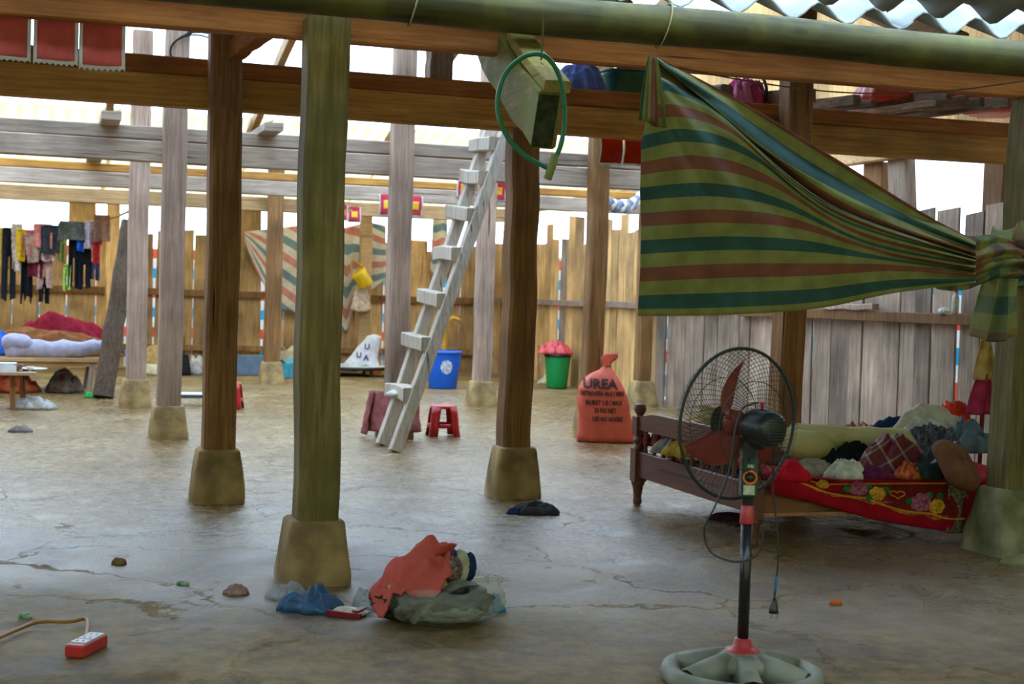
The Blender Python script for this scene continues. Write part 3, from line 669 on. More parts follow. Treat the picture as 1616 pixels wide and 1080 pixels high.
for k, (px, py, rx, lb) in enumerate(((1395,152,.38,'red plastic sheet heaped above the left lumber ends'), (1500,150,.42,'glossy red plastic sheet heaped above the middle lumber ends'), (1585,158,.36,'red plastic sheet heaped beside the right post'))):
    q = onY(px, py, 9.95); heap('plastic_sheet', lb, 'plastic sheet', (q.x, q.y, 3.00), rx*.72, 0.36, 0.30, M_redplastic, 80+k, group='red plastic sheets on the beams', rough=0.25, flat=3.5)
q = onY(1175, 160, 9.75); bnd = thing('cloth_bundle', 'pink and magenta cloth bundle tied with a black cord on the beam', 'bundle', (q.x, q.y, 2.83))
heap('cloth', None, None, (q.x, q.y, 2.83), .2, .2, .30, cloth('magenta_cloth', (0.42,0.05,0.16)), 90, parent=bnd, fold=7)
heap('pink_fold', None, None, (q.x-.08, q.y-.1, 2.83), .12, .1, .26, cloth('pink_cloth', (0.55,0.18,0.32)), 91, parent=bnd, fold=7)
MB().tube(path([(q.x+.06+.02*math.sin(a*2), q.y-.22*math.cos(a), 2.86+.24*math.sin(a)) for a in [0, .4, .8, 1.2, 1.57, 2.0]], 12), 0.012, 6).build('cord', plain('black_cord', (0.01,0.01,0.01), 0.8), parent=bnd)
q = onY(908, 135, 9.7); heap('folded_tarp', 'blue folded tarp lying on the brown beam behind the green hose', 'tarp', (q.x, q.y, 2.83), .22, .3, .28, cloth('blue_tarp', (0.11,0.16,0.42)), 95, fold=3, rotz=.4)
q = onY(990, 140, 9.8)
bs = thing('basin', 'dark green plastic basin on the brown beam, left of the tarp corner', 'basin', (q.x, q.y, 2.83))
MB().lathe([(.14, 0), (.17, .04), (.20, .17), (.215, .2), (.20, .2), (.185, .16), (.15, .03)], (q.x, q.y, 2.835), 28).build('bowl', plain('dark_green_plastic', (0.01,0.085,0.035), 0.35, spec=0.5), parent=bs, smooth=True)
MB().lathe([(.212, .192), (.224, .195), (.224, .208), (.212, .208)], (q.x, q.y, 2.835), 28, caps=False).build('rim', MATS['dark_green_plastic'], parent=bs, smooth=True)
co = thing('wire_coil', 'coil of black wire hung near the top of the greyish post', 'wire', onY(305, 90, 12.9))
for k in range(4):
    c = onY(308+6*k, 82-2*k, 12.9); MB().tube([c + rh*(.22+.02*k)*math.cos(a)*1.0 + up*(.15+.015*k)*math.sin(a) + fh*0.02*k for a in [2*PI*i/24 for i in range(25)]], 0.008, 6).build('loop', MATS['black_cord'], parent=co, smooth=True)

# ------------------------------------------------------------------ flags
M_flag = cloth('red_flag_paper', (0.74,0.15,0.13), trans=0.35, var=0.1)
M_flagw = cloth('white_flag_edge', (0.72,0.70,0.64), trans=0.35, var=0.08)
def flag(label, p0, p1, hgt, mat, matw, group, teeth=8, border=0.1, emblem=None, seed=0, hang=None):
    """hanging paper flag: top edge p0-p1; white border with saw-tooth hem; coloured field in front of it"""
    p0 = Vector(p0); p1 = Vector(p1); t = thing('paper_flag', label, 'flag', (p0+p1)/2-Vector((0, 0, hgt)), 0, group)
    ax = (p1-p0); wd = ax.length; n = Vector((ax.y, -ax.x, 0)).normalized()
    if n.dot(CAM-p0) < 0: n = -n
    def w(u, v, off): return p0 + ax*u - up*hgt*v + n*(off+0.02*math.sin(u*5+seed)*v+0.012*math.sin(v*6+seed))
    nu = teeth*2
    if hang:
        for e_ in (.15, .85):
            a_ = w(e_, 0, 0); MB().tube([a_, Vector((a_.x, a_.y, max(hang, a_.z+.02)))], .004, 5).build('string', M_flagw, parent=t)
    mb = MB()
    for j in range(9):
        for i in range(nu+1):
            v = j/8; vv = v*(1.0 if i % 2 == 0 else 0.955) if j == 8 else v*0.955
            mb.v.append(w(i/nu, vv, 0))
    for j in range(8):
        for i in range(nu):
            a = j*(nu+1)+i; mb.f.append([a, a+1, a+nu+2, a+nu+1])
    mb.build('border', matw, parent=t, smooth=True, thick=0.0015)
    b_ = border
    MB().grid(10, 10, lambda u, v: w(lerp(b_, 1-b_, u), lerp(0.0, 0.91, v), 0.004)).build('field', mat, parent=t, smooth=True, thick=0.001)
    if emblem: MB().grid(6, 6, lambda u, v: w(lerp(.28, .72, u), lerp(.28, .68, v), 0.008)).build('emblem', emblem, parent=t, smooth=True, thick=0.001)
    return t
yf = 6.88
for k, (x0, x1, yt, yb) in enumerate(((-24, 50, 2, 97), (54, 125, 6, 104), (126, 199, 12, 113))):
    a = onY(x0, yt, yf); b = onY(x1, yt+4, yf); c = onY((x0+x1)/2, yb, yf)
    flag(('red paper flag cut by the left edge of the picture', 'middle red paper flag with zigzag white hem under the eave', 'right red paper flag of the three near the bamboo')[k], a, b, (a.z+b.z)/2-c.z, M_flag, M_flagw, 'large red flags under the eave', seed=k, border=0.08)
M_flag2 = cloth('orange_red_flag', (0.62,0.05,0.02), trans=0.4, var=0.08); M_gold = plain('gold_print', (0.75,0.42,0.03), 0.5); M_pinkflag = cloth('pink_red_flag', (0.70,0.06,0.13), trans=0.4, var=0.08)
for k, (x0, x1, yt, yb) in enumerate(((948, 984, 212, 262), (985, 1018, 214, 263))):
    a = onY(x0, yt, 9.49); b = onY(x1, yt+2, 9.49); c = onY((x0+x1)/2, yb, 9.49)
    flag(('orange-red paper flag hanging left of the tarp edge, the left of two', 'orange-red paper flag half hidden by the tarp edge')[k], a, b, a.z-c.z, M_flag2, M_flagw, 'orange-red flags beside the tarp', seed=5+k, border=0.05, hang=2.56)
for k, (x0, x1, yt, yb) in enumerate(((534, 549, 323, 349), (549, 570, 326, 352), (599, 622, 306, 342), (643, 668, 309, 343), (721, 742, 282, 312), (776, 800, 287, 318))):
    y_ = 20.77 if k < 2 else 16.875
    a = onY(x0, yt, y_); b = onY(x1, yt+1, y_); c = onY((x0+x1)/2, yb, y_)
    flag(('small red flag half behind the nearest mossy post', 'small red and gold flag beside the nearest mossy post', 'small pink flag half hidden by the tall greyish post', 'pink and gold flag right of the tall greyish post', 'pink flag behind the upper ladder', 'red flag right of the ladder top')[k], a, b, a.z-c.z, M_pinkflag, M_flagw, 'small flags on the far beam', teeth=5, seed=9+k, emblem=M_gold, border=0.1, hang=2.56)

# ------------------------------------------------------------------ ladder
M_lad = wood('pale_ladder_wood', [(0.30,0.24,0.18),(0.47,0.40,0.32),(0.62,0.56,0.48)], 2, var=0.2)
la0 = onfloor(603, 702); lb0 = onfloor(624, 713)
la1 = P(773, 205, 13.25); lb1 = P(800, 205, 12.85)
ld = thing('ladder', 'homemade pale wooden ladder with block rungs leaning on the grey beam', 'ladder', (la0+lb0)/2)
lax = (lb0-la0).normalized(); dl = (lb1-lb0).normalized()
MB().beam(la0 - dl*.0, la1, 0.10, 0.12, upv=tuple(lax), ch=0.006, segs=6, wob=0.01, seed=2).build('rail', M_lad, parent=ld)
MB().beam(lb0 - dl*.0, lb1, 0.10, 0.12, upv=tuple(lax), ch=0.006, segs=6, wob=0.01, seed=3).build('rail', M_lad, parent=ld)
for py in (632, 553, 482, 412, 347, 287, 232):
    t = (705-py)/(705-205)
    t = 0.02+0.98*t
    a = la0.lerp(la1, t); b = lb0.lerp(lb1, t); d = (b-a).normalized(); side = -dl.cross(d)
    off = Vector((-rh.x, -rh.y, 0.25)).normalized()*0.055
    MB().beam(a - d*0.09 + off, b + d*0.05 + off, 0.13, 0.12, ch=0.008, segs=2, wob=0.03, seed=py).build('rung', M_lad, parent=ld)
# cloths at the ladder's foot
q = P(630, 632, 12.55)
heap('rag', 'white rag laid over the lowest ladder rung', 'cloth', q+Vector((0, 0, 0.05)), .12, .12, .05, cloth('white_rag', (0.62,0.64,0.62)), 31, jag=.1)
M_pinkc = cloth('dusty_pink_cloth', (0.30,0.10,0.10))
pc = thing('jacket', 'dusty pink jacket draped round the stone behind the ladder foot', 'jacket', onfloor(612, 690))
fxy = posts['F'].location
def wrap(a0, a1, r0, r1, z0, z1, name, seed):
    def fn(u, v):
        an = lerp(a0, a1, u); r = lerp(r0, r1, v)+0.012*math.sin(u*16+seed)+0.02*nz(u*4, v*4, seed)
        return Vector((fxy.x+r*math.cos(an), fxy.y+r*math.sin(an), lerp(z0, z1, v)))
    MB().grid(28, 12, fn).build(name, M_pinkc, parent=pc, smooth=True, thick=0.006)
wrap(PI*1.02, PI*1.95, .205, .25, .44, .06, 'body', 1); wrap(PI*.86, PI*1.1, .23, .30, .43, .03, 'sleeve', 4)

# ------------------------------------------------------------------ red stool
M_red = plain('red_stool_plastic', (0.45,0.008,0.012), 0.3, 0.1, 5, spec=0.5)
sq = onfloor(703, 690); sq.y += .1
st = thing('plastic_stool', 'red plastic stool between the ladder and the brown post', 'stool', (sq.x, sq.y, 0), VIEW+0.25)
def stool(t, s=1.0):
    MB().lathe([(0.0,.300),(.11,.300),(.125,.292),(.130,.275),(.128,.268),(.11,.268)], (0,0,0), 24).build('seat', M_red, parent=t, smooth=True, local=True)
    for k in range(4):
        an = PI/4+PI/2*k; c, s_ = math.cos(an), math.sin(an)
        mb = MB(); prof = [(.11,.285,.055),(.125,.22,.052),(.142,.10,.050),(.16,0,.052)]
        vs = []; fs = []
        for r, z, wd in prof:
            for o, rr in ((-wd,0),(-wd*.5,.022),(wd*.5,.022),(wd,0)):
                vs.append(((r+rr)*c - o*s_, (r+rr)*s_ + o*c, z))
        for i in range(3):
            for j in range(3): fs.append((i*4+j, i*4+j+1, (i+1)*4+j+1, (i+1)*4+j))
        mb.add(vs, fs).build('leg', M_red, parent=t, smooth=True, local=True, thick=0.006)
        a0, a1 = an+.33, an+PI/2-.33
        MB().grid(6, 1, lambda u, v: (0.150*math.cos(lerp(a0, a1, u))*.95, 0.150*math.sin(lerp(a0, a1, u))*.95, lerp(.085, .125, v))).build('stretcher', M_red, parent=t, smooth=True, local=True, thick=0.006)
stool(st)
sq2 = onfloor(362, 645)
st2 = thing('plastic_stool', 'red plastic stool almost hidden behind the dark brown post', 'stool', (sq2.x, sq2.y, 0), VIEW); stool(st2)

# ------------------------------------------------------------------ bins
def bin_(name, label, p, r0, r1, h, mat, rimmat=None, lid=False):
    t = thing(name, label, 'bin', (p.x, p.y, 0), VIEW)
    MB().lathe([(r0*.96, 0), (r0, .01), (lerp(r0, r1, .5), h*.5), (r1, h*.93), (r1, h), (r1*.95, h), (lerp(r0, r1, .5)*.95, h*.5), (r0*.9, .03)], (0,0,0), 28).build('body', mat, parent=t, smooth=True, local=True)
    MB().lathe([(r1*.99, h*.94), (r1*1.05, h*.95), (r1*1.05, h*1.0), (r1*.97, h*1.01)], (0,0,0), 28, caps=False).build('rim', rimmat or mat, parent=t, smooth=True, local=True, thick=0.004)
    return t
bq = onfloor(703, 614); bq.y += .15
bb = bin_('bucket', 'big blue plastic bin with a round pale label, right of the ladder', bq, .205, .26, .54, plain('blue_plastic', (0.005,0.10,0.52), 0.35, 0.1, 3, spec=0.4))
def lab(u, v):
    an = -PI/2+lerp(-.36, .36, u)+.25; z = lerp(.22, .42, v); r = lerp(.205, .26, z/.54)+.004; return (r*math.cos(an), r*math.sin(an), z)
MB().grid(12, 12, lab, mask=lambda u, v: (u-.5)**2+(v-.5)**2 < .25).build('round_label', plain('worn_label', (0.45,0.48,0.50), 0.6, 0.5, 30), parent=bb, local=True, smooth=True)
gq = onfloor(883, 613); gq.y += .12
gb = bin_('bucket', 'green plastic bin with a black rim near the plank wall', gq, .155, .20, .50, plain('green_plastic', (0.006,0.24,0.055), 0.35, 0.1, 3, spec=0.4), plain('black_plastic', (0.012,0.012,0.012), 0.4, spec=0.4))
q = Vector((gq.x-.06, gq.y-.02, .515)); heap('plastic_bag', 'crumpled pink-red plastic bag lying on the green bin', 'bag', q, .25, .2, .22, plain('pink_red_plastic', (0.62,0.07,0.075), 0.4, 0.2, 10, spec=0.4), 41, fold=6, rough=.9)
q = onfloor(862, 606); heap('rag', 'pale yellow and grey rag on the floor beside the green bin', 'cloth', q, .15, .15, .16, cloth('pale_yellow_rag', (0.45,0.40,0.22)), 42)
for k, (a, b, lb) in enumerate((((850, 612), (862, 540), 'thin dark stick leaning on the wall behind the green bin'), ((849, 611), (856, 545), 'thin bent stick leaning behind the brown post'))):
    pa = onfloor(a[0], a[1]-6); pb = onY(b[0]-6, b[1], pa.y-.25); beam('stick', lb, pa, pb, .02, .02, M_post_grey, 'stick', 'sticks by the green bin', seed=k)

# ------------------------------------------------------------------ orange fertiliser sack with print
sk = onfloor(955, 697); sk.y += .04
sack = thing('woven_sack', 'bulging orange woven sack with black lettering, tied at the top', 'sack', (sk.x, sk.y, 0), VIEW)
M_sack = plain('orange_woven_plastic', (0.62,0.10,0.05), 0.5, 0.12, 6, spec=0.35, bump=0.3, bscale=25, trans=0.1)
SP = [(0, .275, .15, .02), (.03, .29, .17, .02), (.12, .27, .175, .02), (.26, .255, .17, .0), (.40, .245, .16, -.02), (.50, .225, .15, -.035), (.58, .185, .125, -.035), (.645, .12, .09, -.025), (.69, .06, .055, 0), (.725, .035, .035, .01), (.755, .045, .032, .015), (.80, .085, .02, .03), (.845, .06, .012, .045)]
def sackdim(z):
    for a, b in zip(SP, SP[1:]):
        if z <= b[0]: break
    t = (z-a[0])/(b[0]-a[0]); return [lerp(a[i], b[i], t) for i in (1, 2, 3)]
def sackpt(an, z):
    w_, d_, cx = sackdim(z); c, s_ = math.cos(an), math.sin(an); e = 0.72
    x = math.copysign(abs(c)**e, c)*w_; y = math.copysign(abs(s_)**e, s_)*d_
    k = 1+0.035*nz(x*6+1, y*6, z*7)+0.05*math.sin(an*9+z*8)*max(0, (z-.5)/.3)
    return Vector((x*k+cx, y*k, z+.008*nz(x*8, y*8)*(1 if z > .02 else 0)))
zs = [SP[0][0]+(SP[-1][0])*k/44 for k in range(45)]
vs = []; fs = []; na = 44
for z in zs:
    for k in range(na): vs.append(sackpt(2*PI*k/na, z))
for i in range(44):
    for k in range(na): fs.append((i*na+k, i*na+(k+1) % na, (i+1)*na+(k+1) % na, (i+1)*na+k))
fs.append(list(range(na))[::-1]); fs.append([44*na+k for k in range(na)])
MB().add(vs, fs).build('bag', M_sack, parent=sack, smooth=True, local=True)
MB().tube([Vector((.01+.042*math.cos(a), .04*math.sin(a), .722)) for a in [2*PI*k/14 for k in range(15)]], .006, 6).build('tie', plain('red_tie', (0.4,0.04,0.02), 0.7), parent=sack, local=True)
def text_mesh(s, size, width=None):
    cu = bpy.data.curves.new('t', 'FONT'); cu.body = s; cu.size = size; cu.align_x = 'CENTER'; cu.offset = 0.0022*size/0.06; cu.resolution_u = 2
    o = bpy.data.objects.new('t', cu); COL.objects.link(o); dg = bpy.context.evaluated_depsgraph_get(); me = bpy.data.meshes.new_from_object(o.evaluated_get(dg))
    vs = [v.co.copy() for v in me.vertices]; fs = [list(p.vertices) for p in me.polygons]
    bpy.data.objects.remove(o); bpy.data.meshes.remove(me); bpy.data.curves.remove(cu)
    bm = bmesh.new(); bv = [bm.verts.new(v) for v in vs]
    for f in fs:
        try: bm.faces.new([bv[i] for i in f])
        except ValueError: pass
    bmesh.ops.triangulate(bm, faces=bm.faces); bmesh.ops.subdivide_edges(bm, edges=[e for e in bm.edges if e.calc_length() > .03], cuts=2)
    bmesh.ops.triangulate(bm, faces=bm.faces); bm.verts.index_update()
    vs = [v.co.copy() for v in bm.verts]; fs = [[v.index for v in f.verts] for f in bm.faces]; bm.free()
    if width:
        w0 = max(v.x for v in vs)-min(v.x for v in vs); vs = [Vector((v.x*width/w0, v.y, 0)) for v in vs]
    return vs, fs
M_ink = plain('black_print', (0.03,0.018,0.016), 0.6, 0.2, 40); M_redink = plain('faded_red_print', (0.50,0.03,0.015), 0.6)
def sackfront(x, z):
    w_, d_, cx = sackdim(z); t = min(.985, abs(x-cx)/w_); c = t**(1/.72); s_ = math.sqrt(max(0, 1-c*c)); y = -(s_**.72)*d_
    k = 1+0.035*nz((x-cx)*6+1, y*6, z*7)
    return Vector((cx+(x-cx)*k, y*k-.006, z))
for s, size, wd, zc, cx, mt in (('UREA', .125, .33, .515, -.06, M_ink), ('NITROGEN 46.0 / MIN', .06, .41, .445, -.035, M_ink), ('BIURET 1.0 / MAX', .06, .35, .36, -.02, M_ink), ('50 KG NET', .06, .21, .285, -.005, M_ink), ('USE NO HOOKS', .06, .29, .205, .02, M_ink), ('MADE IN CIS', .055, .24, .12, .02, M_redink)):
    if s.startswith('MADE'): continue
    vs, fs = text_mesh(s, size, wd)
    MB().add([sackfront(v.x+cx, v.y+zc) for v in vs], fs).build('lettering', mt, parent=sack, local=True)

# ------------------------------------------------------------------ bed on the right
M_bed = wood('red_brown_varnish', [(0.075,0.022,0.013),(0.13,0.04,0.022),(0.19,0.065,0.035)], 1, rough=0.45, spec=0.4, bump=0.1, var=0.2)
M_bedx = wood('bed_side_wood', [(0.16,0.06,0.025),(0.25,0.10,0.04),(0.33,0.15,0.07)], 0, rough=0.5, bump=0.15, var=0.2)
BX0, BX1, BY0, BY1 = 3.80, 5.72, 7.06, 8.68
bed = thing('bed', 'low red-brown wooden bed with a spindle footboard, behind the fan', 'bed', ((BX0+BX1)/2, (BY0+BY1)/2, 0))
def leg(x, y, full=True):
    pr = [(.026, 0), (.03, .02), (.026, .05), (.036, .12), (.045, .14), (.045, .16)]
    m = MB().lathe(pr, (x, y, 0), 12)
    m.box((x, y, .265), (.085, .085, .22))
    if full:
        m.lathe([(.045, .37), (.028, .40), (.042, .43), (.028, .455), (.04, .47)], (x, y, 0), 12)
        m.box((x, y, .525), (.078, .078, .12)); m.lathe([(.03, .58), (.022, .598), (.036, .615), (.042, .64), (.034, .665), (.015, .675)], (x, y, 0), 12)
    m.build('leg_post', M_bed, parent=bed)
for x, y in ((BX0, BY0), (BX0, BY1)): leg(x, y)
for x, y in ((BX1, BY0), (BX1, BY1)): leg(x, y, False)
# footboard: arched top rail, lower panel, spindles
L_ = BY1-BY0
def toprail(u, v, s): return (BX0+s*.022, lerp(BY0+.03, BY1-.03, u), lerp(.50, .585+.035*max(0, min(1, (0.5-abs(u-.5))*7)), v))
mb = MB(); mb.grid(16, 1, lambda u, v: toprail(u, v, -1)); mb.grid(16, 1, lambda u, v: toprail(u, v, 1))
n_ = 17
for i in range(16):
    mb.f.append([i, i+1, 2*n_+i+1, 2*n_+i]); mb.f.append([n_+i, n_+i+1, 3*n_+i+1, 3*n_+i])
mb.build('top_rail', M_bed, parent=bed)
MB().beam((BX0, BY0+.03, .27), (BX0, BY1-.03, .27), .04, .17, ch=.005).build('lower_panel', M_bed, parent=bed)
for k in range(11):
    yy = lerp(BY0+.11, BY1-.11, k/10); MB().lathe([(.012, .345), (.016, .37), (.012, .39), (.02, .43), (.012, .47), (.016, .49), (.012, .52)], (BX0, yy, 0), 8).build('spindle', M_bed, parent=bed, smooth=True)
for yy in (BY0, BY1): MB().beam((BX0+.04, yy, .255), (BX1, yy, .255), .035, .13, ch=.004).build('side_rail', M_bedx, parent=bed)
MB().beam((BX0+.04, BY0-.02, .185), (BX1, BY0-.02, .185), .05, .02).build('trim_strip', plain('bed_strip', (0.35,0.16,0.06), 0.6), parent=bed)
for k in range(9):
    xx = lerp(BX0+.12, BX1-.12, k/8); MB().box((xx, (BY0+BY1)/2, .305), (.14, L_, .018)).build('slat', M_bedx, parent=bed)
# quilt with flowers
M_quilt = cloth('crimson_quilt', (0.33,0.006,0.016), var=0.2, scale=5); M_quilt2 = cloth('dark_red_quilt_panel', (0.17,0.012,0.012), var=0.3)
ql = thing('quilt', 'crimson quilt with roses, hearts and gold borders hanging over the bed side', 'quilt', ((BX0+BX1)/2, BY0, .315))
def qedge(u): return edge_([0, .14, .38, .64, 1], [.31, .265, .15, .075, .07], u)
def edge_(xs, ys, x):
    for i in range(len(xs)-1):
        if x <= xs[i+1]: return lerp(ys[i], ys[i+1], (x-xs[i])/(xs[i+1]-xs[i]))
    return ys[-1]
def quilt_pt(u, v):
    x = lerp(BX0+.06, BX1-.1, u)
    sag = max(0, 1-abs(u-.05)*7)*.06
    if v < .55:
        t = v/.55; y = lerp(BY1-.05, BY0-.0, t); z = .355+.045*math.sin(PI*min(1, t*1.02))+sag*t+.012*nz(x*3, y*3, 2)
    else:
        t = (v-.55)/.45; y = BY0 - .055*math.sin(t*PI*.75)-.012; z = lerp(.355+sag, qedge(u), t) ; y += .012*math.sin(u*20)*t
    return Vector((x, y-.012, z))
MB().grid(60, 40, quilt_pt).build('cover', M_quilt, parent=ql, smooth=True, thick=.02)
def onq(u, t, off=.016):                 # point on the hanging front; t 0 top .. 1 hem
    p = quilt_pt(u, .55+.45*t); return p + Vector((0, -off, 0))
MB().grid(30, 8, lambda u, v: onq(lerp(.10, .72, u), lerp(.02, lerp(.2, .66, min(1, u*1.3))+.10*abs(math.sin(u*PI*2.6)), v), .013)).build('flower_panel', M_quilt2, parent=ql, smooth=True)
M_goldth = cloth('gold_thread', (0.55,0.24,0.02)); M_check = stripes('orange_check', [(0.45,0.12,0.01), (0.28,0.02,0.01)], 'Object', 0, 45, trans=0, cross=(2, 45, [(0.5,0.2,0.02), (0.22,0.01,0.01)], .5))
gl = [onq(lerp(.10, .72, u), lerp(.2, .66, min(1, u*1.3))+.10*abs(math.sin(u*PI*2.6)), .016) for u in [k/50 for k in range(51)]]
MB().tube(gl, .007, 6).build('gold_border', M_goldth, parent=ql, smooth=True)
MB().tube([onq(lerp(.10, .72, u), .03, .016) for u in [k/20 for k in range(21)]], .006, 6).build('gold_border', M_goldth, parent=ql, smooth=True)
for uc_, w_ in ((.22, .07), (.36, .08), (.50, .07), (.60, .06)):
    b0 = lerp(.2, .66, min(1, (uc_-.1)/.62*1.3))+.10*abs(math.sin((uc_-.1)/.62*PI*2.6))
    MB().grid(10, 4, lambda u, v: onq(uc_+(u-.5)*w_*2, b0-.02+(lerp(-.0, .13, v))*(1-abs(u-.5)*1.7), .018)).build('checked_patch', M_check, parent=ql, smooth=True)
def rose(u, t, r, mat, name):
    c = onq(u, t, .016); mb = MB()
    for ring, (rr, n) in enumerate(((1, 7), (.68, 6), (.36, 4))):
        for k in range(n):
            an = 2*PI*k/n+ring*.5; cc = c + Vector((math.cos(an)*r*rr*.62, -.004-.005*ring, math.sin(an)*r*rr*.5))
            mb.lathe([(r*.42*rr+.004, 0), (r*.30*rr, .004)], (0,0,0), 8)
            for i in range(len(mb.v)-16, len(mb.v)):
                p = mb.v[i]; mb.v[i] = cc + Vector((p.x, -p.z, p.y*.85))
    mb.build(name, mat, parent=ql, smooth=False)
M_rose = cloth('mauve_rose', (0.36,0.10,0.17), var=.5, scale=60); M_yel = cloth('golden_rose', (0.60,0.30,0.03), var=.4, scale=60); M_leaf = cloth('quilt_leaf', (0.03,0.16,0.04), var=.4)
for u, t, r, m, n in ((.315, .22, .062, M_rose, 'rose'), (.385, .30, .052, M_yel, 'rose'), (.545, .44, .066, M_rose, 'rose'), (.605, .50, .05, M_yel, 'rose'), (.19, .10, .04, M_yel, 'rose'),
                      (.275, .20, .022, M_leaf, 'leaf'), (.35, .42, .022, M_leaf, 'leaf'), (.42, .20, .024, M_leaf, 'leaf'), (.50, .42, .02, M_leaf, 'leaf'), (.58, .28, .026, M_leaf, 'leaf'), (.36, .12, .02, M_leaf, 'leaf'), (.625, .28, .02, M_leaf, 'leaf')): rose(u, t, r, m, n)
hc = [onq(.462+.028*(16*math.sin(a)**3)/16, .28-.10*(13*math.cos(a)-5*math.cos(2*a)-2*math.cos(3*a)-math.cos(4*a))/16, .018) for a in [2*PI*k/24 for k in range(25)]]
MB().tube(hc, .004, 5).build('heart', M_goldth, parent=ql)
# clothes on the bed
def bedp(px, py, z=.40): q = onfloor(px, py, z); return q
G = 'clothes heaped on the bed'
M_cream = cloth('cream_padding', (0.42,0.37,0.17), var=.1, scale=4); 
cq = thing('padded_blanket', 'rolled cream padded blanket lying along the far side of the bed', 'blanket', bedp(1330, 716), 0, G)
a = [bedp(px, py, z) for px, py, z in ((1215,700,.50),(1262,702,.52),(1300,706,.50),(1335,712,.46))]
roll(path(a, 12), [.04, .09, .10, .10, .10, .095, .09, .085, .08, .075, .07, .06, .03], 3).build('roll', M_cream, parent=cq, smooth=True)
a = [bedp(px, py, z) for px, py, z in ((1240,690,.55),(1290,690,.56),(1350,692,.555),(1400,695,.55),(1445,708,.50))]
roll(path(a, 16), [.03]+[.075]*8+[.08]*6+[.05, .02], 5).build('roll', M_cream, parent=cq, smooth=True)
st_red = stripes('red_white_stripe_cloth', [(0.45,0.06,0.05), (0.55,0.36,0.26), (0.5,0.16,0.05)], 'Object', 0, 60, trans=0, wear=.2, angle=(0, .5, .3))
plaid = stripes('maroon_plaid', [(0.10,0.006,0.010)]*6+[(0.30,0.24,0.12)], 'Object', 0, 75, trans=0, wear=.3, angle=(.3, .5, .6), cross=(2, 75, [(0.12,0.008,0.012)]*6+[(0.2,0.2,0.14)], .5))
lace = plain('dark_grey_lace', (0.028,0.028,0.034), .9, .3, 55, c2=(0.12,0.12,0.14), bump=.4)
trim = stripes('black_white_trim', [(0.012,0.014,0.014)]*7+[(0.45,0.46,0.42)], 'Object', 2, 70, trans=0, angle=(.4, .6, 0))
black = cloth('black_cloth', (0.010,0.010,0.012)); taupe = cloth('taupe_cloth', (0.24,0.20,0.16)); offw = cloth('off_white_cloth', (0.46,0.44,0.36)); navy = cloth('navy_cloth', (0.015,0.032,0.085)); jean = cloth('blue_grey_cloth', (0.10,0.14,0.17))
